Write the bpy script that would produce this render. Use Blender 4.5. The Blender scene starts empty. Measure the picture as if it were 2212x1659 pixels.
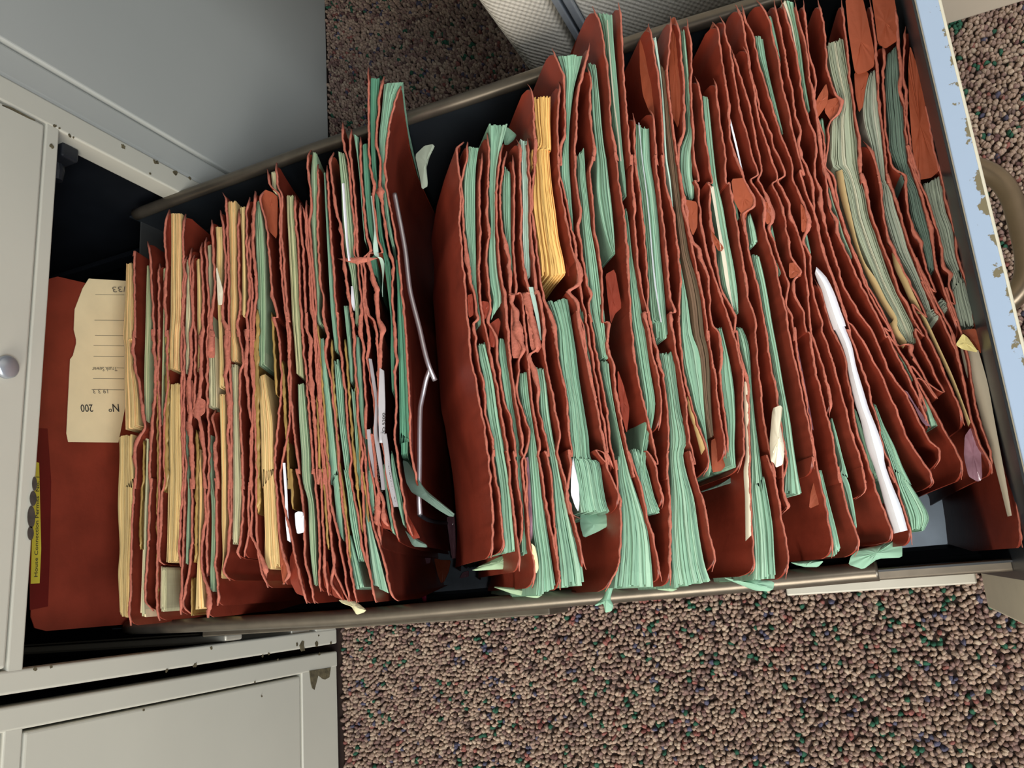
import bpy, math, random
import numpy as np
from mathutils import Vector, Matrix

S = bpy.context.scene
COL = S.collection
rng = np.random.default_rng(7)
random.seed(7)

# ------------------------------------------------------------------ camera
# world: X = out of the cabinet, Y = along the cabinet fronts, Z = up, metres
IW, IH, FPX = 2212.0, 1659.0, 1745.0
CU, CV = IW / 2, IH / 2
def _unit(v):
    v = np.array(v, float); return v / np.linalg.norm(v)
_mz = _unit((1912 - CU, 1205 - CV, FPX))
_mx = np.array((-3100 - CU, 1600 - CV, FPX)); _mx = _unit(_mx / np.linalg.norm(_mx) - _mz * _mz.dot(_mx / np.linalg.norm(_mx)))
RW = np.array([-_mx, np.cross(-_mz, -_mx), -_mz])      # rows: world axes in camera space (x right, y down, z forward)
CAM = np.array([.56, -.183, .767])
cam = bpy.data.cameras.new('camera'); camo = bpy.data.objects.new('camera', cam); COL.objects.link(camo)
cam.sensor_width = 36.0; cam.lens = FPX / IW * 36.0; cam.clip_start = .02; cam.clip_end = 20
_m = Matrix.Identity(4)
for i in range(3):
    _m[i][0] = RW[i][0]; _m[i][1] = -RW[i][1]; _m[i][2] = -RW[i][2]; _m[i][3] = CAM[i]
camo.matrix_world = _m
S.camera = camo

# ------------------------------------------------------------------ light
w = bpy.data.worlds.new('room_light'); S.world = w; w.use_nodes = True
w.node_tree.nodes['Background'].inputs[0].default_value = (.80, .90, 1.0, 1)
w.node_tree.nodes['Background'].inputs[1].default_value = .11
def area(name, loc, target, sx, sy, power, col):
    l = bpy.data.lights.new(name, 'AREA'); l.shape = 'RECTANGLE'; l.size = sx; l.size_y = sy
    l.energy = power; l.color = col
    o = bpy.data.objects.new(name, l); COL.objects.link(o); o.location = loc
    d = Vector(target) - Vector(loc); o.rotation_euler = d.to_track_quat('-Z', 'Y').to_euler()
    return o
area('ceiling_light_near', (.3, -1.9, 1.55), (.3, .0, .2), 1.6, .8, 58, (1.0, .93, .83))
area('ceiling_light_far', (2.0, -1.1, 1.75), (.55, .0, .2), 1.2, .8, 44, (.90, .95, 1.0))
# small warm point lamp set beside the lens
pl = bpy.data.lights.new('lens_lamp', 'POINT'); pl.energy = 1.3; pl.shadow_soft_size = .006; pl.color = (1, .96, .9)
po = bpy.data.objects.new('lens_lamp', pl); COL.objects.link(po); po.location = (.575, -.19, .765)
S.view_settings.view_transform = 'Standard'; S.view_settings.look = 'None'
S.view_settings.exposure = 0.0; S.view_settings.gamma = 1.0; S.view_settings.use_curve_mapping = False

# ------------------------------------------------------------------ helpers
def ray(p):
    return RW @ np.array([(p[0] - CU) / FPX, (p[1] - CV) / FPX, 1.0])
def at(p, k, v):                       # where the sight line of a photo point meets the plane axis k = v
    d = ray(p); return CAM + d * ((v - CAM[k]) / d[k])
def atz(P, z):                         # many points at once on the level(s) z
    P = np.asarray(P, float)
    d = np.stack([(P[:, 0] - CU) / FPX, (P[:, 1] - CV) / FPX, np.ones(len(P))], 1) @ RW.T
    t = (z - CAM[2]) / d[:, 2]
    return CAM + d * t[:, None]

def s2l(c):
    c = np.array(c, float) / 255.0
    return tuple(np.where(c <= .04045, c / 12.92, ((c + .055) / 1.055) ** 2.4))

def mesh(name, v, f, mats, parent=None, smooth=False, fmat=None, tint=None):
    me = bpy.data.meshes.new(name)
    v = np.asarray(v, np.float32)
    quads = isinstance(f, np.ndarray)
    if quads:
        n = f.shape[1]
        me.vertices.add(len(v)); me.vertices.foreach_set('co', v.ravel())
        me.loops.add(f.size); me.loops.foreach_set('vertex_index', f.ravel().astype(np.int32))
        me.polygons.add(len(f)); me.polygons.foreach_set('loop_start', (np.arange(len(f)) * n).astype(np.int32))
        me.polygons.foreach_set('loop_total', np.full(len(f), n, np.int32))
    else:
        me.from_pydata([tuple(map(float, q)) for q in v], [], f)
    for m in (mats if isinstance(mats, (list, tuple)) else [mats]): me.materials.append(m)
    if fmat is not None: me.polygons.foreach_set('material_index', np.asarray(fmat, np.int32))
    me.polygons.foreach_set('use_smooth', np.full(len(me.polygons), bool(smooth)))
    if tint is not None:
        a = me.color_attributes.new('tint', 'FLOAT_COLOR', 'POINT')
        t = np.ones((len(v), 4), np.float32); t[:, :3] = tint
        a.data.foreach_set('color', t.ravel())
    me.update(calc_edges=True); me.validate()
    o = bpy.data.objects.new(name, me); COL.objects.link(o)
    if parent is not None: o.parent = parent
    return o

def tag(o, label=None, cat=None, group=None, kind=None):
    if label: o['label'] = label
    if cat: o['category'] = cat
    if group: o['group'] = group
    if kind: o['kind'] = kind
    return o
def empty(name, loc, label, cat, group=None):
    o = bpy.data.objects.new(name, None); COL.objects.link(o); o.location = loc; o.empty_display_size = .01
    o['_base'] = [float(q) for q in loc]
    return tag(o, label, cat, group)
def under(o, root):                    # world-space mesh under an Empty that stands at its own base
    b = root.get('_base')
    if b is not None:
        o.data.transform(Matrix.Translation(-Vector(b)))
    o.parent = root
    return o
def under_mesh(o, part):               # sub-part under a part whose mesh was already moved
    r = part.parent
    if r is not None and r.get('_base') is not None:
        o.data.transform(Matrix.Translation(-Vector(r['_base'])))
    o.parent = part
    return o

class MB:
    def __init__(s): s.v = []; s.f = []
    def box(s, x0, x1, y0, y1, z0, z1, b=0.0):
        import bmesh
        bm = bmesh.new(); bmesh.ops.create_cube(bm, size=1.0)
        bmesh.ops.scale(bm, vec=(x1 - x0, y1 - y0, z1 - z0), verts=bm.verts)
        bmesh.ops.translate(bm, vec=((x0 + x1) / 2, (y0 + y1) / 2, (z0 + z1) / 2), verts=bm.verts)
        if b: bmesh.ops.bevel(bm, geom=list(bm.edges), offset=b, segments=3, affect='EDGES', profile=.5)
        bm.verts.index_update(); k = len(s.v)
        s.v += [tuple(q.co) for q in bm.verts]; s.f += [[q.index + k for q in f.verts] for f in bm.faces]
        bm.free(); return s
    def tube(s, pts, r, n=12):
        pts = [Vector(p) for p in pts]; k = len(s.v); up = None
        for i, p in enumerate(pts):
            t = (pts[min(i + 1, len(pts) - 1)] - pts[max(i - 1, 0)]).normalized()
            if up is None: up = t.orthogonal().normalized()
            up = (up - t * up.dot(t)).normalized(); sd = t.cross(up)
            rr = r[i] if isinstance(r, (list, tuple)) else r
            for j in range(n):
                a = 2 * math.pi * j / n
                s.v.append(tuple(p + (up * math.cos(a) + sd * math.sin(a)) * rr))
        for i in range(len(pts) - 1):
            for j in range(n):
                s.f.append([k + i * n + j, k + i * n + (j + 1) % n, k + (i + 1) * n + (j + 1) % n, k + (i + 1) * n + j])
        s.f.append([k + j for j in range(n)][::-1]); s.f.append([k + (len(pts) - 1) * n + j for j in range(n)])
        return s
    def prism(s, poly, off):           # polygon of 3-D points pushed along off
        k = len(s.v); n = len(poly); off = Vector(off)
        s.v += [tuple(p) for p in poly] + [tuple(Vector(p) + off) for p in poly]
        s.f.append([k + i for i in range(n)][::-1]); s.f.append([k + n + i for i in range(n)])
        for i in range(n):
            j = (i + 1) % n; s.f.append([k + i, k + j, k + n + j, k + n + i])
        return s
    def build(s, name, m, parent=None, smooth=False):
        o = mesh(name, s.v, s.f, m, None, smooth)
        import bmesh
        bm = bmesh.new(); bm.from_mesh(o.data); bmesh.ops.recalc_face_normals(bm, faces=bm.faces); bm.to_mesh(o.data); bm.free()
        if parent is not None:
            if parent.type == 'EMPTY': under(o, parent)
            else: under_mesh(o, parent)
        return o

# ------------------------------------------------------------------ materials
def mat(name, col, rough=.6, metal=0.0, var=0.0, scale=60, bump=0.0, bscale=300, tint=False, spec=.5, stretch=None, coat=0):
    m = bpy.data.materials.new(name); m.use_nodes = True
    nt = m.node_tree; N = nt.nodes; L = nt.links; b = N['Principled BSDF']
    c = s2l(col)
    b.inputs['Base Color'].default_value = (*c, 1); b.inputs['Roughness'].default_value = rough
    b.inputs['Metallic'].default_value = metal; b.inputs['Specular IOR Level'].default_value = spec
    if coat: b.inputs['Coat Weight'].default_value = coat; b.inputs['Coat Roughness'].default_value = .2
    out = None
    tc = N.new('ShaderNodeTexCoord'); mp = N.new('ShaderNodeMapping'); L.new(tc.outputs['Object'], mp.inputs['Vector'])
    if stretch: mp.inputs['Scale'].default_value = stretch
    if var:
        n = N.new('ShaderNodeTexNoise'); n.inputs['Scale'].default_value = scale; n.inputs['Detail'].default_value = 5
        L.new(mp.outputs[0], n.inputs['Vector'])
        r = N.new('ShaderNodeMapRange'); r.inputs[3].default_value = 1 - var; r.inputs[4].default_value = 1 + var
        r.inputs[1].default_value = .3; r.inputs[2].default_value = .7
        L.new(n.outputs['Fac'], r.inputs[0])
        x = N.new('ShaderNodeMix'); x.data_type = 'RGBA'; x.blend_type = 'MULTIPLY'; x.inputs[0].default_value = 1
        x.inputs[6].default_value = (*c, 1); L.new(r.outputs[0], x.inputs[7]); out = x.outputs[2]
    if tint:
        a = N.new('ShaderNodeVertexColor'); a.layer_name = 'tint'
        x = N.new('ShaderNodeMix'); x.data_type = 'RGBA'; x.blend_type = 'MULTIPLY'; x.inputs[0].default_value = 1
        if out is not None: L.new(out, x.inputs[6])
        else: x.inputs[6].default_value = (*c, 1)
        L.new(a.outputs['Color'], x.inputs[7]); out = x.outputs[2]
    if out is not None: L.new(out, b.inputs['Base Color'])
    if bump:
        n2 = N.new('ShaderNodeTexNoise'); n2.inputs['Scale'].default_value = bscale; n2.inputs['Detail'].default_value = 4
        L.new(mp.outputs[0], n2.inputs['Vector'])
        bp = N.new('ShaderNodeBump'); bp.inputs['Strength'].default_value = bump; bp.inputs['Distance'].default_value = .001
        L.new(n2.outputs['Fac'], bp.inputs['Height']); L.new(bp.outputs[0], b.inputs['Normal'])
    return m
M = {}
M['red'] = mat('red_pressboard', (130, 52, 36), .42, var=.18, scale=35, bump=.15, bscale=220, spec=.45)
M['edge'] = mat('torn_pressboard_edge', (172, 98, 80), .8, var=.16, scale=140, bump=.5, bscale=500)
M['orange'] = mat('lit_pressboard', (148, 70, 42), .6, var=.12, scale=40, bump=.3, bscale=160)  # folded lips: bright light on the red board put into a lighter orange
PAPER = {'green': (134, 176, 150), 'mint': (182, 212, 196), 'tan': (214, 186, 128), 'gold': (234, 190, 112), 'olive': (168, 174, 132),
         'sage': (150, 176, 142), 'moss': (160, 170, 146), 'grey': (152, 164, 148), 'slate': (100, 124, 112), 'brown': (96, 80, 60), 'cream': (232, 224, 200),
         'buff': (178, 154, 108), 'white': (240, 243, 250), 'deep': (92, 150, 122), 'pale': (204, 200, 160)}
for k, c in PAPER.items():
    M[k] = mat(k + '_paper', c, .75, var=.16, scale=600, tint=True, stretch=(1, .035, .3))
    M[k + '_flat'] = mat(k + '_sheet', c, .7, var=.04, scale=50)
M['ochre'] = mat('ochre_card', (128, 98, 50), .45, var=.3, scale=120, stretch=(1, .2, 1))
M['ochre_edge'] = mat('ochre_card_edge', (152, 122, 66), .4, var=.3, scale=160, stretch=(1, .2, 1))
M['cream_paint'] = mat('cream_enamel', (198, 196, 182), .38, var=.03, scale=8, spec=.4)
M['grey_paint'] = mat('grey_enamel', (176, 178, 172), .45, var=.03, scale=5, spec=.35)
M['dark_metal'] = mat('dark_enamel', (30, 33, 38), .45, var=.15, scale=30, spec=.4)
M['black_metal'] = mat('black_enamel', (38, 43, 48), .34, spec=.5)
M['grey_metal'] = mat('dark_grey_enamel', (62, 64, 64), .45, spec=.4)
M['floor_metal'] = mat('blue_grey_steel', (142, 158, 174), .34, metal=.4, var=.15, scale=40)
M['bronze'] = mat('bronze_lacquer', (120, 104, 84), .34, metal=.75, var=.08, scale=60)
M['rim'] = mat('worn_bronze_rim', (112, 104, 92), .36, metal=.7, var=.12, scale=80)
M['chrome'] = mat('bright_wire', (214, 214, 220), .38, metal=.85)
M['brass'] = mat('brass_rod', (168, 132, 52), .3, metal=.9, var=.25, scale=120)
M['rust'] = mat('bare_rusty_metal', (92, 84, 62), .8, var=.4, scale=200, bump=.5)
M['chip'] = mat('dark_brown_mark', (62, 54, 48), .8, var=.3, scale=200)  # dark brown of the scalloped marks on the rail edge
M['ink'] = mat('ink', (52, 48, 44), .9)
M['pencil'] = mat('pencil_grey', (130, 120, 100), .9)
M['yellow'] = mat('yellow_label', (206, 190, 60), .6, var=.08, scale=60)
M['manila'] = mat('manila_card', (246, 226, 180), .7, var=.05, scale=40)
M['tape'] = mat('grey_label_tape', (176, 172, 174), .3, var=.05, scale=60)
M['magenta'] = mat('magenta_edge', (170, 24, 78), .4)
M['violet'] = mat('violet_plastic', (140, 104, 118), .15, var=.3, scale=70, spec=.7)
M['slide'] = mat('slide_steel', (186, 182, 168), .4, metal=.3, var=.06, scale=30)
M['aluminium'] = mat('aluminium_trim', (178, 184, 192), .32, metal=.6)
M['trimgap'] = mat('dark_trim_gap', (96, 106, 118), .5)
M['base'] = mat('beige_kickplate', (188, 176, 158), .6, var=.03, scale=20)

# ------------------------------------------------------------------ materials with wear and weave
def chipped(name, col, under, axis, edge, width, thr=.5, gloss=.36, rough=.4):
    # enamel whose outer edge has flaked off: noise patches that get commoner towards the worn edge
    m = mat(name, col, rough, spec=.4); nt = m.node_tree; N = nt.nodes; L = nt.links; b = N['Principled BSDF']
    tc = N.new('ShaderNodeTexCoord'); sp = N.new('ShaderNodeSeparateXYZ'); L.new(tc.outputs['Object'], sp.inputs[0])
    n = N.new('ShaderNodeTexNoise'); n.inputs['Scale'].default_value = 140; n.inputs['Detail'].default_value = 6; n.inputs['Roughness'].default_value = .6
    n2 = N.new('ShaderNodeTexNoise'); n2.inputs['Scale'].default_value = 22; n2.inputs['Detail'].default_value = 2
    L.new(tc.outputs['Object'], n.inputs['Vector']); L.new(tc.outputs['Object'], n2.inputs['Vector'])
    mr = N.new('ShaderNodeMapRange'); mr.inputs[1].default_value = edge - width; mr.inputs[2].default_value = edge
    mr.inputs[3].default_value = 0; mr.inputs[4].default_value = gloss
    L.new(sp.outputs[axis], mr.inputs[0])
    a = N.new('ShaderNodeMath'); a.operation = 'MULTIPLY'; L.new(n2.outputs['Fac'], a.inputs[0]); L.new(mr.outputs[0], a.inputs[1])
    s = N.new('ShaderNodeMath'); s.operation = 'ADD'; L.new(a.outputs[0], s.inputs[0]); L.new(n.outputs['Fac'], s.inputs[1])
    g = N.new('ShaderNodeMapRange'); g.inputs[1].default_value = thr + .14; g.inputs[2].default_value = thr + .17
    L.new(s.outputs[0], g.inputs[0])
    x = N.new('ShaderNodeMix'); x.data_type = 'RGBA'; L.new(g.outputs[0], x.inputs[0])
    x.inputs[6].default_value = (*s2l(col), 1); x.inputs[7].default_value = (*s2l(under), 1)
    L.new(x.outputs[2], b.inputs['Base Color'])
    return m
M['flange'] = chipped('pale_blue_flange', (150, 168, 190), (112, 104, 80), 0, .0112, .0085, .57, .46)  # pale blue base colour, flaked to brown towards the outer edge
M['front'] = mat('cream_drawer_enamel', (204, 198, 176), .4, var=.04, scale=40)
def weave():
    m = mat('woven_panel_fabric', (196, 190, 178), .9, spec=.2); nt = m.node_tree; N = nt.nodes; L = nt.links; b = N['Principled BSDF']
    tc = N.new('ShaderNodeTexCoord'); sp = N.new('ShaderNodeSeparateXYZ'); L.new(tc.outputs['Object'], sp.inputs[0])
    def f(op, a, bb=None):
        q = N.new('ShaderNodeMath'); q.operation = op
        for i, t in enumerate((a, bb)):
            if t is None: continue
            if isinstance(t, (int, float)): q.inputs[i].default_value = t
            else: L.new(t, q.inputs[i])
        return q.outputs[0]
    k = 2 * math.pi / .0054
    sx = f('SINE', f('MULTIPLY', sp.outputs[0], k)); sz = f('SINE', f('MULTIPLY', sp.outputs[2], k * .8))
    h = f('MULTIPLY', sx, sz)
    h = f('ADD', f('MULTIPLY', h, .5), .5)
    n = N.new('ShaderNodeTexNoise'); n.inputs['Scale'].default_value = 900; L.new(tc.outputs['Object'], n.inputs['Vector'])
    hh = f('ADD', h, f('MULTIPLY', n.outputs['Fac'], .5))
    bp = N.new('ShaderNodeBump'); bp.inputs['Strength'].default_value = 1.0; bp.inputs['Distance'].default_value = .0008
    L.new(hh, bp.inputs['Height']); L.new(bp.outputs[0], b.inputs['Normal'])
    return m
M['weave'] = weave()
M['pile'] = mat('loop_pile_yarn', (255, 255, 255), .95, tint=True, spec=.1, var=.22, scale=900, bump=.8, bscale=1400)
M['backing'] = mat('carpet_backing', (52, 42, 38), .95, spec=.1)

# ------------------------------------------------------------------ floor and carpet pile
f = MB().box(-1.2, 2.6, -2.6, 1.6, -.03, -.002).build('floor', M['backing']); tag(f, kind='structure')
def pile():
    sp = .0038
    nx, ny = int(1.22 / sp), int(1.50 / sp)
    gx, gy = np.meshgrid(np.arange(nx), np.arange(ny), indexing='ij')
    x = .004 + gx * sp + (gy % 2) * sp / 2 + rng.uniform(-.5, .5, gx.shape) * sp
    y = -.74 + gy * sp + rng.uniform(-.38, .38, gx.shape) * sp
    x = x.ravel(); y = y.ravel()
    hid = (x > .03) & (x < .60) & (np.abs(y) < .185)
    x = x[~hid]; y = y[~hid]; n = len(x)
    rx = rng.uniform(.0020, .0034, n); ry = rng.uniform(.0018, .0028, n); hz = rng.uniform(.0036, .0050, n); th = rng.uniform(0, math.pi, n)
    rings = [(0.0, 1.0, 1), (.45, .86, 6), (.82, .5, 6), (1.0, -.1, 6)]
    vs = []; 
    tx = rng.uniform(-.4, .4, n); ty = rng.uniform(-.4, .4, n)
    for r, z, k in rings:
        for j in range(k):
            a = 2 * math.pi * (j + .5 * (r > .5)) / k
            jx = rng.uniform(.8, 1.2, n) if r else 1; lx = r * math.cos(a) * rx * jx + z * tx * rx; ly = r * math.sin(a) * ry * jx + z * ty * ry
            vs.append(np.stack([x + lx * np.cos(th) - ly * np.sin(th), y + lx * np.sin(th) + ly * np.cos(th), -.0015 + z * hz], 1))
    V = np.stack(vs, 1); m = V.shape[1]
    fs = []
    for j in range(6): fs.append((0, 1 + j, 1 + (j + 1) % 6, 1 + (j + 1) % 6))
    tri = np.array([(0, 1 + j, 1 + (j + 1) % 6) for j in range(6)])
    qd = []
    for b0 in (1, 7):
        for j in range(6):
            a0, a1, c0, c1 = b0 + j, b0 + (j + 1) % 6, b0 + 6 + j, b0 + 6 + (j + 1) % 6
            qd += [(a0, c0, a1), (a1, c0, c1)]
    T = np.concatenate([tri, np.array(qd)])
    F = (T[None] + (np.arange(n) * m)[:, None, None]).reshape(-1, 3)
    pal = np.array([s2l(c) for c in [(172, 150, 132), (160, 136, 120), (148, 124, 112), (136, 110, 102), (184, 164, 144), (112, 84, 80), (144, 94, 86), (54, 96, 76), (88, 86, 104), (110, 92, 86)]])
    pr = np.array([.29, .25, .16, .09, .05, .035, .03, .035, .03, .03])
    cl = rng.choice(len(pal), n, p=pr)
    # the loops run in short flecks of one yarn
    order = np.lexsort((np.round(x / .012), np.round(y / .006)))
    c2 = cl.copy(); rep = rng.random(n) < .25
    for i in range(1, n):
        if rep[i]: c2[order[i]] = c2[order[i - 1]]
    tint = pal[c2] * rng.uniform(.72, 1.02, (n, 1))
    o = mesh('carpet_pile', V.reshape(-1, 3), F, M['pile'], None, True, tint=np.repeat(tint, m, 0))
    tag(o, 'speckled brown loop carpet with green, navy and maroon flecks around the drawer', 'carpet', kind='stuff')
pile()

# ------------------------------------------------------------------ partition beyond the drawer
pt = empty('office_partition', (.72, .302, 0), 'beige woven fabric office partition with aluminium strip beyond the open drawer', 'partition')
xt0 = at((1195, 0), 1, .287)[0]; xt1 = at((1237, 0), 1, .287)[0]; xl = at((1075, 72), 1, .287)[0]
MB().box(xl, xt0, .287, .323, .095, 1.25, .012).build('fabric_panel', M['weave'], pt, True)
MB().box(xt1, 1.35, .287, .323, .095, 1.25, .004).build('fabric_panel', M['weave'], pt)
tr = MB().box(xt0, xt0 + (xt1 - xt0) * .38, .282, .325, .02, 1.26, .001).box(xt1 - (xt1 - xt0) * .42, xt1, .282, .325, .02, 1.26, .001).build('trim_strip', M['aluminium'], pt)
MB().box(xt0 + (xt1 - xt0) * .3, xt1 - (xt1 - xt0) * .3, .289, .32, .02, 1.25).build('trim_channel', M['trimgap'], pt)
MB().box(xl + .01, 1.35, .288, .322, .001, .097, .003).build('kick_plate', M['base'], pt)

# ------------------------------------------------------------------ file cabinets (front faces on X = 0)
def carcass(root, y0, y1, top, yi0, yi1, rails, depth=.70):
    b = MB()
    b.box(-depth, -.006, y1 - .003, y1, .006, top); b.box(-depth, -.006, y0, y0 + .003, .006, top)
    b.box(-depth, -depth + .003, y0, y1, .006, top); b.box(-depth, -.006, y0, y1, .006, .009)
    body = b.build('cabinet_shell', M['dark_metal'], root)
    fr = MB()
    fr.box(-.022, 0, yi1, y1, .004, top, .0018); fr.box(-.022, 0, y0, yi0, .004, top, .0018)
    for a, c in rails: fr.box(-.02, -.0004, yi0 - .002, yi1 + .002, a, c, .0015)
    frame = fr.build('front_frame', M['cream_paint'], root)
    MB().box(-depth, 0.001, y0, y1, top, top + .012, .002).build('cabinet_top', M['cream_paint'], root)
    return body, frame
def front(root, y0, y1, z0, z1, x=.0006):
    return MB().box(-.018, x, y0, y1, z0, z1, .0022).build('drawer_front', M['cream_paint'], root)

cab = empty('file_cabinet', (-.35, 0, .004), 'cream steel file cabinet with its bottom drawer pulled out full of red folders', 'file cabinet')
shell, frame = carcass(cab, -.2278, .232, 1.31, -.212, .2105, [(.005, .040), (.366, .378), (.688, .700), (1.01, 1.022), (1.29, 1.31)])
for z0, z1 in ((.3795, .6865), (.7015, 1.0085), (1.0235, 1.2885)):
    d = front(cab, -.2105, .2085, z0, z1)
    if z0 < .4:
        lk = at((18, 792), 0, .004)
        b = MB(); b.tube([(0, lk[1], lk[2]), (.004, lk[1], lk[2]), (.0055, lk[1], lk[2])], [.0085, .0085, .007], 28)
        under_mesh(b.build('push_button', M['aluminium'], None, True), d)
# flaked paint on the frame, as little irregular scabs
def scab(b, c, r, X, n=11, sq=1.0):
    c = at(c, 0, X); pts = []
    for i in range(n):
        a = 2 * math.pi * i / n; q = r * random.uniform(.55, 1.2)
        pts.append((X, c[1] + q * math.cos(a), c[2] + q * sq * math.sin(a)))
    b.prism(pts, (.0005, 0, 0))
b = MB()
for p, r in [((266, 317), .0030), ((334, 349), .0022), ((339, 351), .002), ((378, 373), .0032), ((410, 385), .0018), ((324, 375), .0012), ((150, 293), .0015), ((158, 297), .001), ((118, 272), .0016), ((128, 277), .0012), ((111, 316), .002),
             ((456, 1400), .0022), ((421, 1437), .0025), ((652, 1398), .0055), ((641, 1391), .002), ((683, 1391), .0028), ((714, 1389), .0018), ((580, 1413), .0014), ((567, 1417), .0012), ((360, 1449), .0014), ((688, 1373), .0012), ((76, 1446), .0016), ((110, 1440), .0012)]:
    b = MB(); scab(b, p, r, -.0002 if p[1] > 1000 or p[1] < 330 else 0.0); b.build('paint_chip', M['rust'], cab)
b = MB(); pts = [(4, 226), (26, 233), (44, 243), (60, 252), (74, 259), (76, 262), (60, 256), (40, 246), (20, 236), (4, 229)]
b.prism([at(p, 0, .0002) for p in pts], (.0004, 0, 0))
b.build('paint_chip', M['rust'], cab)
# a row of dark scalloped marks on the rail edge beside the yellow label
b = MB()
for cx, cy, rx, ry in [(74, 1045, 5, 15), (71, 1077, 7, 16), (67, 1117, 8, 24), (65.5, 1152, 6.5, 15)]:
    c = [at((cx + rx * math.cos(a), cy + ry * math.sin(a)), 0, .0005) for a in np.linspace(0, 2 * math.pi, 16, endpoint=False)]
    b = MB(); b.prism(c, (.0006, 0, 0)); b.build('scalloped_mark', M['chip'], cab)
# roller bracket inside the opening
q = at((124, 372), 0, -.03)
b = MB(); b.tube([(-.03, q[1] + .018, q[2] + .004), (-.03, q[1], q[2]), (-.03, q[1] - .008, q[2])], [.006, .006, .0045], 14)
b.box(-.05, -.012, q[1] + .006, .2105, q[2] - .006, q[2] + .010, .002)
b.build('slide_roller', M['dark_metal'], cab, False)
for s in (-1, 1):
    MB().box(-.66, -.004, s * .2115 - .006 + .0005, s * .2115 + .006, .045, .075, .002).box(-.64, .0, s * .208 - .003, s * .208 + .003, .15, .172, .002).build('slide_channel', M['slide'] if s < 0 else M['dark_metal'], cab)

# ------------------------------------------------------------------ the open drawer (a part of its cabinet)
ZR = .235; ZF = .050
XR, XI = -.071, .625                    # rear wall, inner face of the drawer front
UP = [(294, 452), (400, 411), (530, 364), (660, 316), (739, 290), (930, 226), (1185, 141), (1410, 62), (1629, -2)]
LO = [(275, 1371), (420, 1366), (600, 1358), (756, 1350), (1000, 1330), (1250, 1309), (1480, 1291), (1718, 1271), (1860, 1258)]
up = atz(UP, ZR); lo = atz(LO, ZR)
def extend(P, x1): 
    e = P[-1].copy(); e[0] = x1; return np.vstack([P, e])
up = extend(up, XI); lo = extend(lo, .555)
RI = .0058
b = MB()
yu = lambda x: float(np.interp(x, up[:, 0], up[:, 1])) - RI
yl = lambda x: float(np.interp(x, lo[:, 0], lo[:, 1])) + RI
xs = np.linspace(XR, XI, 25)
prof = lambda y, s: [(y + dy, z) for dy, z in ((0, ZR), (0, ZF + .03), (-s * .004, ZF + .026), (-s * .004, ZF + .012), (-s * .010, ZF + .006), (-s * .014, ZF - .002))]
k = len(b.v)
for x in xs:
    b.v += [(x, y, z) for y, z in prof(yu(x), 1) + prof(yl(x), -1)[::-1]]
for i in range(len(xs) - 1):
    for j in range(11):
        a = k + i * 12 + j; b.f.append([a, a + 1, a + 13, a + 12])
trayside = b.build('open_drawer', M['black_metal'], cab)
md = trayside.modifiers.new('sheet', 'SOLIDIFY'); md.thickness = .0012; md.offset = 0
under_mesh(MB().box(XR, XI, yl(.2) + .013, yu(.2) - .013, ZF - .0008, ZF).build('drawer_floor', M['floor_metal']), trayside)
under_mesh(MB().box(XR, XR + .0015, yl(XR), yu(XR), ZF, .222, .0005).build('rear_wall', M['grey_metal']), trayside)
def rim(P, s):
    pts = [(p[0], p[1] - s * RI, p[2]) for p in P]
    out = []
    for i in range(len(pts) - 1):
        for t in np.linspace(0, 1, 6, endpoint=False): out.append(tuple(np.array(pts[i]) * (1 - t) + np.array(pts[i + 1]) * t))
    out.append(pts[-1])
    for _ in range(6):
        out = [out[0]] + [tuple((np.array(out[i - 1]) + 2 * np.array(out[i]) + np.array(out[i + 1])) / 4) for i in range(1, len(out) - 1)] + [out[-1]]
    bb = MB(); bb.tube(out, RI, 14); return bb.build('rolled_rim', M['rim'], None, True)
under_mesh(rim(up, 1), trayside); under_mesh(rim(lo, -1), trayside)
# flat end of the near rim by the drawer front and the slide member outside it
e0 = yl(.55)
under_mesh(MB().box(.550, XI, e0 - .0055, e0 + .0015, ZR - .012, ZR - .005, .0015).build('rim_bracket', M['rim']), trayside)
under_mesh(MB().box(.02, .34, yl(.2) - .0085, yl(.2) - .0015, ZR - .052, ZR - .014, .001).build('slide_member', M['rim']), trayside)
# drawer front
fb = MB().box(XI, XI + .0122, -.226, .228, .036, .330, .0016)
dfront = fb.build('drawer_front', M['front'], None); under_mesh(dfront, trayside)
fl = MB().box(0, .0102, -.2245, .2265, 0, .0016, .0006).build('top_flange', M['flange'], None)
fl.location = (0, 0, 0); fl.data.transform(Matrix.Identity(4))
fl.parent = trayside; fl.location = Vector((XI + .0002, 0, .3296)) - Vector(cab.location)
hz = .21; ha, hb = .060, -.043
pts = []
for t in np.linspace(0, 1, 44):
    o = (1 - abs(2 * t - 1) ** 3.4) ** .55 if 0 < t < 1 else 0
    pts.append((XI + .0115 + .034 * o, ha + (hb - ha) * t, hz))
under_mesh(MB().box(XI - .0012, XI + .0004, -.20, .205, ZF, .328, .0003).build('front_liner', M['black_metal']), trayside)
hd = MB(); hd.tube(pts, .0066, 16); under_mesh(hd.build('bail_handle', M['bronze'], None, True), trayside)
ht = MB(); ht.prism([at(p, 2, .2) for p in [(2166, 492), (2172, 497), (2184, 530), (2180, 540), (2170, 512)]], (0, 0, .0006))
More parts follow.
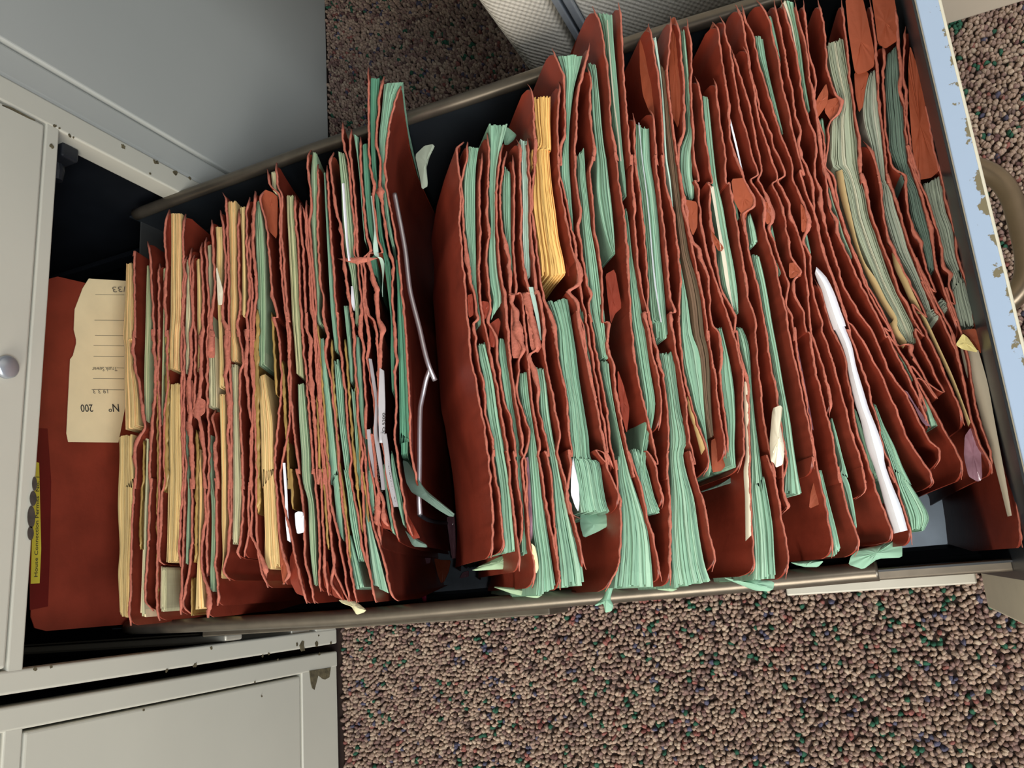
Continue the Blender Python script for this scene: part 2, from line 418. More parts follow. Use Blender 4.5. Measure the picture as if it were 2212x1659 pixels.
# follower rods along the drawer front
zr = .300
def rodpts(q): 
    P0 = at(q[0], 2, zr); P1 = at(q[1], 2, zr); f = lambda y: tuple(P0 + (P1 - P0) * ((y - P0[1]) / (P1[1] - P0[1])))
    return [f(.195), f(-.185)]
rb = MB(); rb.tube(rodpts([(1992, 113), (2150, 790)]), .0012, 10)
under_mesh(rb.build('follower_rod', M['brass'], None, True), trayside)
under_mesh(MB().box(.50, .606, yl(.53) - .0110, yl(.53) - .0015, ZR - .040, ZR - .016, .001).build('slide_member', M['slide']), trayside)
rb = MB(); rb.tube(rodpts([(2001, 113), (2158, 790)]), .0013, 10)
under_mesh(rb.build('follower_rod', M['brass'], None, True), trayside)

# ------------------------------------------------------------------ neighbours
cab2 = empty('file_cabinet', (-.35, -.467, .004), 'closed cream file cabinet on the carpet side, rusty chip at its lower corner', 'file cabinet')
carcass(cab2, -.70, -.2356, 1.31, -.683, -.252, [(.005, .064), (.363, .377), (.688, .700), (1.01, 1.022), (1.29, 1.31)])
for z0, z1 in ((.0655, .3615), (.3785, .6865), (.7015, 1.0085), (1.0235, 1.2885)): front(cab2, -.681, -.254, z0, z1, -.0012)
b = MB()
pp = [(668, 1449), (690, 1446), (714, 1442), (711, 1463), (702, 1468), (697, 1467), (687, 1459), (683, 1475), (679, 1490), (674, 1487), (671, 1475)]
b.prism([at(p, 0, .0001) for p in pp], (.0005, 0, 0)); b.build('paint_chip', M['rust'], cab2)
for p, r in [((565, 1504), .001), ((550, 1474), .001), ((310, 1534), .001), ((690, 1413), .0018), ((600, 1425), .001)]: 
    b = MB(); scab(b, p, r, .0001); b.build('paint_chip', M['rust'], cab2)

gc = empty('storage_cabinet', (-.3, .62, 0), 'plain grey metal cabinet side rising from the carpet beyond the open cabinet', 'cabinet')
MB().box(-.6, .0015, .262, 1.1, .0, 1.31, .002).build('cabinet_body', M['grey_paint'], gc)
MB().box(-.6, -.002, .2335, .2615, .0, 1.31, .003).build('corner_post', M['grey_paint'], gc)

# ------------------------------------------------------------------ what stands in the drawer
# edges read off the photograph in windows of it: window -> (x, y, enlargement)
WIN = {'A1': (240, 380, 4.608), 'A2': (240, 700, 4.608), 'A3': (240, 1020, 4.608), 'B1': (540, 300, 4.146), 'B2': (540, 660, 4.146), 'B3': (540, 1000, 4.609),
       'C1': (720, 130, 3.857), 'C2': (720, 540, 3.95), 'C3': (720, 920, 3.95), 'D1': (930, 240, 4.147), 'D2': (930, 620, 4.367), 'D3': (930, 960, 4.483),
       'E1': (1100, 0, 4.608), 'E2': (1200, 320, 4.366), 'E3': (1200, 660, 4.366), 'E4': (1250, 960, 4.483), 'F1': (1400, 0, 4.1475), 'F2': (1420, 380, 4.609),
       'F3': (1420, 700, 4.365), 'G1': (1640, 0, 4.1475), 'G2': (1680, 360, 4.367), 'G3': (1680, 700, 4.367), 'H': (1640, 1000, 3.867), 'I': (1900, 300, 4.1475),
       'K': (1900, 540, 2.2405), 'P': (0, 0, 1.0), 'Z2': (0, 540, 3.606), 'Z3': (0, 950, 3.318)}
# folders, rear to front: each line is one cover's top edge from the far end to the near end (x,y[,thickness of the torn lip])
FOLD = """
L01 A1 215,800 228,745 224,900 228,1250 232,1600 A2 230,60 205,190,9 225,330,8 240,470,6 272,560,6 295,750,7 312,920,8 325,1040,6 300,1080,8 235,1200,9 225,1300,8 240,1450 235,1640 A3 235,60 215,300 200,600 190,1000 180,1300 172,1440 195,1530
L02 A1 355,650 378,720 388,900 402,1150 415,1400 412,1640 A2 405,50 420,220,8 435,420,9 430,640,9 430,780,7 408,880,6 400,1060,7 390,1250 380,1450 392,1640,6 A3 395,60 375,380 362,700 345,1000 335,1180 350,1310 415,1385
L02 A1 482,870 470,1000 470,1300 470,1640 A2 470,60 465,500 480,1040 475,1640 A3 465,400 455,800 450,1100 460,1390 480,1480
L03 A1 575,335 545,430 530,600 545,800 545,1000,6 525,1200,7 540,1400,6 540,1600 A2 550,60 555,300 560,560 530,900 520,1300 515,1640 A3 505,200 490,560,7 470,780 480,890 540,930
L03 A1 738,378 720,480 712,800 712,1200 700,1500 A2 700,50 692,300 697,700 703,1100 713,1500 A3 713,60 697,300 680,600 675,850 690,945
L04 A1 747,785 722,870 733,1000 728,1200 710,1500 A2 715,50 722,400 718,800 727,1100 736,1500 A3 733,60 722,400 715,700 700,1000 690,1280,6 690,1420,6
L04 A1 800,715 779,800 785,1000 795,1250 800,1500 A2 790,50,8 790,250,8 785,450,9 765,540,12 770,700,12 780,900,10 770,980,12 785,1150,12 800,1400,13 800,1640,10 A3 790,60 800,250 800,500 795,700 780,900 760,1050 735,1200,6 718,1280 740,1370 800,1415
L05 A1 832,775 810,850 805,950 808,1200 825,1500 A2 830,50 830,400 825,700 830,950
L05 A1 905,662 890,760 900,900 912,1100 915,1300,6 905,1480,7 A2 905,50,9 890,200,10 890,450,10 880,650,12 850,800,16 840,900,22 870,950,14 890,1050,13 905,1180,11 925,1280,7 920,1450,7 930,1640,7 A3 925,60 930,250 935,450,6 910,600,9 895,800 905,1000,6 940,1100,8 970,1220,12 965,1380,14 960,1450,12
L06 A1 950,610 932,700 945,800 950,1000 965,1200 960,1500 A2 955,60 955,400 952,800 963,1000 965,1640 A3 958,300 950,700 952,1050
L06 A1 1000,435 1000,560 1010,700 1020,900 1025,1100 1005,1300,7 985,1450,12 990,1600,15 A2 990,60,15 985,200,15 985,330,16
L07 A2 1040,850 1010,900,5 1040,1150,5 1025,1230,10 1035,1300,12 1040,1450,10 1055,1640,6 A3 1030,60 1045,250 1040,450 1050,700 1035,850 1045,1000 1060,1150 1065,1250,8 1060,1330,9
L07 A1 1085,340 1105,430 1120,650 1135,900 1130,1050 1110,1250,5 1105,1400,8 1140,1500,9 1155,1600,6 A2 1140,50,10 1140,100,12 1140,250,12 1155,400,10 1140,500,10 1145,590,10 1155,650,10 1165,780,13 1165,950,9 1155,1100,7 1165,1200,9 1170,1400,7 1175,1640,6 A3 1170,60 1165,300 1180,550,6 1165,650,7 1160,800,5 1130,900 1120,1000 1180,1080
L08 A1 1110,165 1130,220 1145,320 1155,500 1162,700 1165,1000 1165,1300 1170,1600 A2 1172,60 1167,200 1172,380 1185,600 1192,1000 1190,1400 1195,1640 A3 1195,300 1185,500 1180,640
L08 A1 1268,330 1260,500 1265,800 1270,1100 1278,1350 1255,1450,7 1265,1600,6 A2 1265,60 1290,200 1305,330 1312,395,8 1278,470 1280,600 1275,800 1280,1000 1300,1300 1310,1640 A3 1305,60 1310,250 1300,500 1275,700,7 1255,800,7 1290,860
L09 A1 1380,210 1352,300 1345,500 1350,800 1365,1000 1370,1200,5 1345,1400,7 1350,1640,8 A2 1345,50,10 1345,250,10 1330,390,14 1340,500,10 1360,700,6 1370,850,5 1392,950 1385,1150 1375,1640 A3 1370,100 1362,300 1362,600 1320,850
L09 A1 1385,560 1371,700 1380,800 1375,950 1395,1050,5 1400,1250 1385,1400 1385,1640 A2 1390,50,6 1390,300,8 1400,500,9 1412,650 1408,800 1400,1100 1395,1640 A3 1395,200 1395,400 1390,620,7 1440,740,8 1500,880,10 1530,1000,14 1530,1080,8
L10 A1 1435,150,9 1420,300,7 1410,500,7 1405,700,7 1420,850,7 1435,1000,7 1440,1200,5 1420,1350,6 1415,1640 A2 1408,60,6 1408,300 1416,500 1425,900 1440,1400 A3 1440,200 1445,600 1500,1000 1560,1150
L10 B1 140,455,6 88,510 100,600 130,700 150,800 165,1000 180,1200 195,1400,6 225,1600,5 B2 212,100,6 240,200,5 255,300 265,420 275,700 B3 245,60 262,300 280,600 300,800 350,1000,8 385,1090,9 330,1210,8
L11 B1 152,270 180,420 250,480 262,700 268,1000 285,1250 310,1500 330,1640 B2 320,60 340,280 345,420 345,700 355,1000 B3 300,200 350,500 400,700 425,820 460,1000 560,1400
L11 B1 230,212 235,290 245,420 275,480 280,700 282,900 300,1050 310,1300 330,1500 345,1640 B2 335,100,5 350,280,7 347,420 357,600 372,900 400,1200 430,1500 B3 460,60 500,250 520,400 540,700 545,950 600,1200 640,1400
L12 B1 400,502 403,700 425,900 440,1200 450,1500 B2 455,50 470,300 500,600 520,900 545,1200 560,1500 B3 625,60 655,300 680,600 690,900 682,1100 700,1280
L12 B1 442,570,5 450,800 470,950 480,1150 490,1400 500,1600 B2 500,60 505,200,7 540,320,10 532,500,8 540,650,14 555,850,14 575,1050,8 590,1300 610,1600 B3 690,60 710,300 720,600 738,830 730,1000,6 780,1320
L13 B1 457,585 490,700 500,900 520,1050 535,1300 545,1500,6 B2 560,100,6 575,300 590,550 602,700 625,1000 640,1300 665,1600 B3 735,60 760,300 790,600 810,800 842,1000 805,1200,5 920,1370
L13 B1 505,547 498,650 515,900 530,1050 550,1200 562,1500 B2 572,60 585,300 600,500 612,700,8 632,1000 650,1300 B3 748,100 775,400 800,700 850,1100 975,1380
L14 B1 540,98 517,140 520,300 540,450 545,600 530,750,5 540,900 555,1100 570,1300 590,1500 B2 585,60 600,300 620,600 640,900 672,1300 B3 780,60 800,400 850,600 900,850 960,1200 985,1380
L14 B1 610,218 602,280 610,400 605,600 605,900 610,1050 630,1300 655,1500 B2 650,30,6 665,150,7 690,300,8 670,400,6 690,540 720,650 740,850 770,1100 B3 885,60 930,500 990,1000 1060,1390
L15 B1 690,237 690,400 705,600 715,800 735,1100 760,1400 780,1600 B2 777,60 790,250 820,500 850,800 870,1100 900,1400 B3 990,60 1030,300 1080,600 1130,900 1190,1100
L15 B1 747,118 720,170,5 725,300 745,450 755,560,7 780,680,6 810,800,6 830,1000,8 840,1100,8 860,1250,6 885,1450,7 910,1600,7 B2 905,60,7 925,200,6 930,450 950,700 965,1000 1000,1300 B3 1110,60 1130,500 1160,900 1200,1150 1250,1390
L16 C1 75,518,5 75,620 100,750 125,880 140,1050 160,1250 180,1450 195,1640 C2 200,60,8 205,120 220,300 240,480,6 235,550,12 225,700,10 250,800,8 255,1000 270,1200,5 285,1600 C3 290,60 310,350 340,480 370,700 390,900 405,1030
L16 C1 145,572 135,700 160,950 175,1150 190,1350 200,1600,6 C2 215,60 255,300 260,450,7 270,550,8 290,700,9 300,800,9 288,900,8 300,1000 330,1200 345,1600 C3 330,70,5 350,300 360,450,8 380,530,8 372,700,16 390,850,14 430,870
L17 C1 225,637 220,800 235,1000 255,1250 275,1450,8 300,1600,9 C2 265,60,6 270,200 272,400 280,480,6 300,560,10 345,600,8 370,800 390,1000 C3 345,150 360,300 375,500 420,650,10 430,820,14 490,890
L17 C1 290,62 290,300 293,600 300,850 320,950,6 335,1040,10 330,1120,6 345,1300 370,1500 400,1600 C2 305,30,9 340,250,12 370,350,13 365,480,12 385,600,13 410,680,15 400,800,12 390,950,12 385,1300 C3 395,60 425,200 450,400 490,620 530,900 560,980
L17 C3 250,60 270,300 290,560 310,720 352,900 402,1050 442,1200 482,1380 508,1468 550,1495
L18 C1 420,135,7 385,260,5 370,450,5 357,640,5 370,750,5 390,850,6 385,960,6 385,1050,9 388,1090,20 396,1150,9 415,1280 440,1450,6 470,1600,6 C2 490,50,8 510,150,7 502,250 505,500 520,700,6 530,850,7 540,950,8 525,1050,6 530,1200 530,1450 C3 520,100 545,250 570,450 600,620 620,800 680,950
L18 C1 565,198 512,350 470,500 450,650 430,850 435,1000 455,1150 485,1300 510,1450 540,1600 C2 560,140 580,320 602,560 625,900 640,1200 653,1500 C3 655,150 665,250 690,370 715,480
R01 D1 292,275 240,325 240,450 262,600 268,800 255,1000 275,1200 295,1450 D2 330,100 350,330 360,450 385,720 420,850 460,1100 500,1300 D3 560,150 580,400 600,700 590,1000 585,1100
R01 D1 330,275 322,400 292,560 275,620 287,800 292,1000 302,1150,6 320,1300,12 340,1400,10 360,1550,7 D2 408,60,5 430,200,5 435,310,8 405,340,8 422,450 440,650 460,780 490,850 510,1000 520,1200 560,1350 590,1480 595,1600 D3 605,50 620,300 660,480 675,650 690,850 705,1000 670,1060
R02 D1 462,372 442,550 435,800 440,1000 440,1200 430,1400 440,1600 D2 465,50 475,150 500,340 535,480 555,600 580,750,6 620,900 650,1100 680,1300 720,1500 740,1640 D3 735,60 760,200 780,450 810,700 830,900 855,1050 860,1230
R02 D1 505,195,5 520,320 520,500 510,620 512,800 505,950,6 525,1080,6 500,1250 502,1400 520,1600 D2 545,50 565,200 540,330,6 600,420,6 630,650 650,780 665,950 700,1100 740,1200 770,1350 790,1450 800,1600 D3 805,60 830,200 850,450 880,600 885,800 855,1000
R03 D1 650,295 632,350 610,480 592,650 590,900 600,1150 610,1300 630,1500,6 D2 690,30,8 710,250,8 730,450,6 745,650 770,850 800,1050 830,1250 870,1500 D3 885,60 910,130 930,500 945,800 960,940
R03 D1 680,358 660,440 640,540 625,700 625,900 640,1050 670,1200,10 700,1350,10 710,1500,10 720,1640,12 D2 765,60,14 770,150,10 800,220,16 810,330,18 820,400,20 850,500,16 870,590,12 835,690 830,800 812,950 830,1060 880,1200 925,1350 900,1550 D3 890,150 900,350 930,600 945,850 962,1000 990,1090 1005,1220 1000,1300 978,1392
R04 D1 735,395 745,600 745,800 740,1000 740,1200 760,1500 778,1640 D2 835,50 870,200 890,400 910,600 930,800 950,1050 990,1300 1030,1500 D3 1045,60 1080,300 1120,600 1170,850 1200,1000 1240,1250 1255,1410
R04 D1 768,255 792,290,6 795,500 810,750 815,950 810,1150 830,1350 850,1500,10 880,1640,10 D2 910,50,20 935,200,18 960,350,15 990,480,16 1000,580,14 915,650,12 960,740,10 990,850,14 1010,950,10 1010,1100 1050,1300 1090,1450 1110,1600 D3 1110,60 1150,200 1170,400 1185,600 1195,800 1240,1200
R05 D1 862,243 872,350 880,500 890,800 895,1050 920,1300,6 930,1500,8 955,1640,10 D2 1000,30,8 1040,150,8 1060,300,8 1068,400,10 1060,540,9 1080,700 1120,880 1150,1000 1180,1200 1220,1400 D3 1225,60 1260,200 1300,350 1340,550 1400,800 1440,950 1480,1150 1500,1215
R06 E1 185,838 208,870 235,1050 245,1250 258,1450,6 245,1640 D1 940,250,7 940,400 910,700 905,900 945,1150 960,1300 D2 1060,60 1100,200,10 1160,350,14 1180,500,7 1200,650 1240,850 1270,1000 1290,1200 1310,1400 1330,1600 D3 1335,50,7 1350,200,6 1325,400,5 1318,550,5 1370,680,6 1450,720
R06 E1 490,812 497,880 488,1000 480,1150 480,1400 490,1640 D1 1145,400 1150,600 1200,900 1240,1100 1280,1270 1330,1400,14 1320,1550,16 D2 1300,40,10 1380,150,8 1400,300,7 1440,450,6 1470,650 1510,850 1550,1050 E3 210,60,6 260,200 270,300 300,500 350,750 390,950 420,1150,6 460,1330,7 500,1500 E4 165,50 240,80,6 280,250 330,350 390,500 402,650 408,800 400,1000 380,1170 310,1320 258,1425
R07 E1 425,482 480,600 540,750,6 545,900 550,1100 555,1300,5 510,1480,6 500,1640 E2 30,150 60,320 115,560 150,760 185,900,6 200,1100 240,1350 E3 300,200 340,450 400,800 450,1100 480,1380 E4 262,60 300,150 350,270
R07 E1 795,425 770,580,6 740,680,7 695,870,6 670,1050 665,1250 650,1450,5 660,1640 E2 187,60 182,150 195,350 235,580,6 210,750,8 235,900 265,1100 300,1300,9 330,1380,8 312,1450 340,1640 E3 320,80 350,250 390,480 420,650 460,850 490,1050 510,1250 540,1400 580,1550 E4 360,150 380,400 395,640
R08 E1 770,650 805,750 808,850 800,1050,6 810,1200 830,1350 850,1500,9 832,1600,6 E2 355,80,9 322,200 340,400 350,550 370,800 400,950 430,1150 440,1400 470,1640 E3 480,150,6 490,300,7 500,450,7 530,500,6 560,750,6 580,900,6 610,1040 640,1200 690,1400 740,1620 E4 480,60 530,200 600,400 660,700 720,900 760,1100 800,1330
R08 E1 825,62 880,170 930,350 950,550 970,650,5 990,800 1000,1000 1010,1250 1050,1450,7 1070,1600,6 E2 562,30,7 572,100 600,350 640,600 670,900,7 680,1100,7 690,1300 710,1600 E3 705,60,5 720,250 740,450,6 770,650 800,800 850,1000 900,1200 930,1350 960,1500 E4 655,60 720,150 780,400 820,550 800,625
R09 E1 1090,25 1115,200 1120,400 1130,600 1140,800 1155,1000 1175,1200 1190,1400 1210,1640 E2 718,60 720,200 722,350,6 740,500,9 742,650 760,900 790,1200,6 810,1330,6 850,1550 E3 845,60,6 880,250,6 910,450 950,600 990,850 995,1000 970,1180
R09 E1 1228,1125 1246,1200 1246,1300 1250,1500 1260,1640 E2 745,60 770,250 800,450 820,700,6 840,900 860,1100 870,1300 870,1500 E3 875,60,6 900,200,7 950,400,7 980,550,8 1010,650 1040,850 1060,1050 1060,1300 1050,1640 E4 860,60,5 860,300 880,500 885,800,7 880,1100,6 890,1370
R10 E1 1390,1080 1430,1140 1440,1250 1450,1400 1470,1640 E2 945,60 960,250 990,550 1030,850 1050,1050,6 1060,1200 1080,1400,6 1110,1550,8 E3 1088,60,7 1085,120,10 1120,350 1160,550 1200,750 1230,900 1240,1100 1270,1300 1310,1500 E4 1070,60 1090,150 1130,320 1180,470 1220,600 1260,850 1310,1050 1320,1130 1290,1235
R10 E1 1388,235 1430,450 1470,700 1500,950 1520,1200 1530,1640 E2 1005,60 1020,200 1050,400,5 1110,600,6 1140,850,6 1160,1050,5 1180,1250,5 1165,1500 1165,1640 E3 1165,100 1165,250 1180,400 1220,700 1260,850 1300,1000 1350,1150 F3 470,1200 475,1350 430,1440
R11 E1 1605,165 1605,250 1590,500 1570,700 1590,950 1620,1200 1650,1450 1680,1640 E2 1135,60 1165,200 1190,350,6 1210,600,6 1250,750 1290,950 1330,1150 1390,1400 F2 400,950 440,1150 480,1400 505,1640 F3 475,60,5 490,200 530,400 555,550 570,750 600,950 640,1150 648,1280
R11 E1 1645,170,6 1690,300 1705,450 1720,600 1740,900,5 1740,1100,6 1720,1350,8 F1 275,1300,8 270,1400 285,1600 F2 225,30 265,220,9 290,350,7 310,550,6 345,650,8 390,700,9 440,850,9 490,950,7 515,1130 560,1500 F3 560,60 600,300,8 590,450,5 640,900 670,1250
R12 F1 347,168 362,250 380,350 390,600 385,700,5 385,900 400,1100 410,1400 440,1620 F2 375,40 400,100 420,300 440,500,6 480,700,5 510,850,6 550,950 600,1100 650,1250 720,1450 765,1620 F3 705,60,5 740,180 770,300 810,450,7 810,520 800,700 812,950 808,1250 755,1405
R12 F1 418,682 460,800 480,950 500,1150 520,1300 550,1500 558,1640 F2 500,60,5 525,100 522,200 530,450,8 560,700,6 600,950,6 640,1150 700,1250,6 770,1380,6 775,1560 F3 740,60 760,180 790,330 840,500,8 862,900 870,1300 E4 1655,200 1668,600 1690,1000 1697,1150 1680,1230 1645,1275
R13 F1 578,702 602,760 620,900 650,1150 690,1400 716,1640 F2 712,60 730,150 750,250 790,450 820,700 860,900 880,1080,7 900,1200 950,1350 980,1500 F3 922,60 930,200 960,500 980,700 1010,950 1060,1200 1110,1450 E4 1820,100 1870,220 1920,450 1960,700 2010,950 2028,1150 2000,1305
R13 F1 578,196 610,230 640,400 670,600 700,800 720,950,6 725,1100,5 735,1250 780,1400,6 850,1580 F2 860,40 900,100,5 965,230,6 955,300,8 850,380,9 865,470,9 890,650 920,800 960,950 1000,1100 1030,1250 1060,1450 F3 1020,60 1050,250 1080,450 1110,560,6 1140,800 1200,1190,6 1220,1290 1180,1450 E4 1990,80 2018,160 1985,300 1975,450 2022,620,10 1962,680
R14 F1 642,142 680,220 700,350 720,400 760,600 790,800 820,980,5 870,1150 920,1350 970,1570 F2 930,30 960,100 1030,200 1060,270,9 1060,480,8 1100,650 1150,800 1200,1000,5 1240,1200 1280,1350 F3 1230,40,5 1260,200 1310,400 1370,700 1400,850 1440,1050 1480,1290 G3 330,1250 355,1410
R14 F1 742,432 800,600 850,760 900,920 940,1100 970,1300 1015,1530 F2 1005,30 1060,140 1100,250,12 1130,350,16 1140,440,16 1110,500,8 1160,640 1220,850 1300,1050 1290,1300,6 1340,1400 1360,1640 F3 1290,30,6 1315,250 G3 255,640,5 292,830 332,1080 382,1420 H 532,250 557,360 590,560 612,740 602,795
R15 F1 838,398 880,450 900,580 950,800 970,950 1000,1100 1050,1250 1110,1450 1145,1620 F2 1150,60 1200,200 1240,310,8 1265,420 1290,560 1310,640,5 1330,800 1380,880 1430,960,6 1360,1030,6 1370,1200,6 1400,1250 1450,1350 1500,1550 G3 286,71 310,150,5 330,300,6 360,480 400,600 430,750 470,900,5 500,1000 530,1150 550,1300 590,1500 H 660,30 690,180 730,350 770,480 820,600 830,700 800,780
R15 F1 785,42,6 845,180 870,350 890,450 920,650 960,800 1010,1000 1080,1150 1120,1300 1210,1580 F2 1200,40 1260,150 1310,290,7 1330,430,10 1370,480,6 1410,600,5 1450,750 1480,1000 1500,1200 1520,1480 G3 310,40 340,150 390,300 430,430,5 460,560,6 490,680,8 498,760,8 480,880,5
R16 F1 842,42 880,200 930,290 960,420 1000,600 1050,750 1090,900 1140,1050 1200,1250 1250,1350 1290,1500 F2 1345,30 1370,90 1420,200,5 1460,300,9 1500,440,14 1490,530,12 1450,640,7 1520,800 G2 310,1000 330,1150 370,1320 420,1480 G3 412,40 460,180 510,330 550,480 600,650 640,800 680,980 720,1100 770,1250 800,1350 830,1500 H 862,30 882,150 878,250 800,305
R16 F1 972,0 1040,90 1090,190,5 1120,350 1160,500 1190,700 1220,850 1260,1000 1300,1200 1340,1350 1390,1570 G2 215,30 270,250 330,400 370,550 400,700 440,850 500,1000 560,1200 620,1380 680,1550 G3 665,50,8 720,200 790,400 850,580,5 900,780 950,950 990,1150 1050,1300 1110,1500 H 1075,30,5 1120,100 1180,300 1240,500 1275,620 1275,685
R16 G2 340,1060 410,1170 450,1330 520,1550 G3 540,100,5 600,230 640,350 662,530 700,680 722,900 780,1100 830,1250 880,1400 H 969,212 1000,300 1060,450 1106,590 1100,650 1050,672
R17 F1 1130,0 1160,150 1200,350 1240,550 1260,700 1290,800 1310,1000 1360,1200,6 1345,1290,8 1420,1500 1470,1630,6 G2 345,420 380,560 410,700 450,850 510,1000 570,1180 630,1350 680,1480 G3 690,0 760,100 830,200 900,350 980,480 1030,620 1090,750 1150,900 1220,1070 1300,1200 1390,1330 1450,1430 1470,1500 1440,1545
R17 F1 1190,0,5 1230,120 1280,300 1330,500 1360,700 1400,950 1450,1100 1500,1250,6 1502,1400 1490,1550,5 G2 360,120 400,220,10 402,330,10 430,480,7 470,620 520,800 570,950 610,1100 690,1250 780,1400 880,1535 G3 950,200 1040,430 1130,560 1200,650 1260,770 1320,900 1390,1020 1430,1100 1520,1180 1530,1270 1475,1365
R18 F1 1312,0 1350,200 1400,350 1430,500 1440,650 1480,850,5 1510,1050 1540,1250,8 1560,1450,5 1595,1620 G2 460,200 480,330,9 500,420,8 550,500,9 560,620,6 620,750 680,880 730,1000 790,1130 850,1250 930,1400 1040,1600 G3 1040,115 1100,250 1180,400 1250,550 1330,720 1400,880 1440,985
R18 F1 1392,0 1420,300 1450,500 1490,650 1500,750 1485,880,6 1520,1060 1580,1280 G2 440,20,10 490,150,8 540,300 590,450 640,620 700,780 760,930 800,1050 860,1180 950,1350 1050,1550 G3 1000,30 1080,150 1170,280 1240,400 1330,560 1400,680 1470,800 1560,980 H 1700,60 1690,140
R19 F1 1520,0,6 1560,150 1590,400 1600,600 1640,750 G1 690,850,6 735,900,10 700,1020,8 640,1080 620,1300 600,1500 G2 520,80 555,280 620,520 690,720 760,900 850,1120 960,1320 1080,1560 G3 1130,200,12 1240,190,14 1260,280,10 1340,420 1420,560 1500,700 K 150,560 200,700 235,800
R20 G1 735,0,6 760,200 790,450 810,700,5 840,850 860,1050 900,1250,6 905,1500,8 930,1640 G2 785,60,9 820,150,9 850,300,7 880,450 940,600 990,750 1050,900 1100,1050 1160,1200 1220,1300,6 1290,1450 1370,1600 G3 1300,40 1340,180 1400,300 1470,450 1560,640 K 180,620 195,720 205,790
R20 G1 935,1262,6 1000,1340,6 1050,1500,5 1085,1640 G2 950,80 970,160,6 982,300,5 1000,450 1020,600 1060,720,10 1105,800,8 1160,920 1260,1120 1400,1420 K 160,260 230,410 300,560 380,750 415,850
R21 G1 990,0,6 1020,200 1040,350 1050,500,6 1060,700,7 1070,900,7 1100,1100 1120,1250 1140,1500 1158,1640 G2 1035,60,8 1060,150,7 1110,300,7 1150,420,5 1190,560 1230,700 1290,850 1340,1000 1400,1130 1450,1250 1510,1380 K 175,40,7 200,100,8 260,220 300,300 350,400,7 390,550 420,700 440,800 490,950 540,1040 544,1085
R21 G1 1060,400,7 1100,400,6 1120,480,6 1110,700,6 1120,900,5 1130,1150 1160,1350 1200,1500,5 G2 1195,80,9 1210,200,7 1222,350 1250,480 1300,640,12 1340,700,10 1370,820 1400,950 1440,1050 1490,1180 K 210,150 300,330 380,520 430,740
R22 G1 1200,0,5 1240,200,6 1250,450,7 1270,650,9 1262,800,9 1300,950 1310,1150 1340,1350 1390,1520,7 1435,1630,8 I 255,60,7 265,180 330,350,7 360,450,8 400,580,5 430,700,8 470,850,9 480,1000 510,1150,6 560,1300 630,1500,6 690,1630 K 320,180 380,350 410,450 440,600 470,780 540,1000 548,1080
R22 G1 1310,230,6 1300,400 1292,700 1310,800,10 1320,1000 1350,1250 1390,1450 I 330,330 420,520,5 480,700,7 520,850 560,1000,7 580,1150,9 640,1210,12 620,1300 670,1480 K 340,250 390,400
R23 G1 1322,240,6 1400,350,6 1440,480,5 1480,800,5 1500,920,7 1530,1150 1570,1350 1612,1530 I 545,120 542,250,6 570,400 610,600,7 660,750,9 680,850,7 690,1000 730,1150 790,1300,6 840,1450 870,1600 K 400,60 430,150,6 460,320 500,480 560,720 620,960 660,1180 692,1440
"""
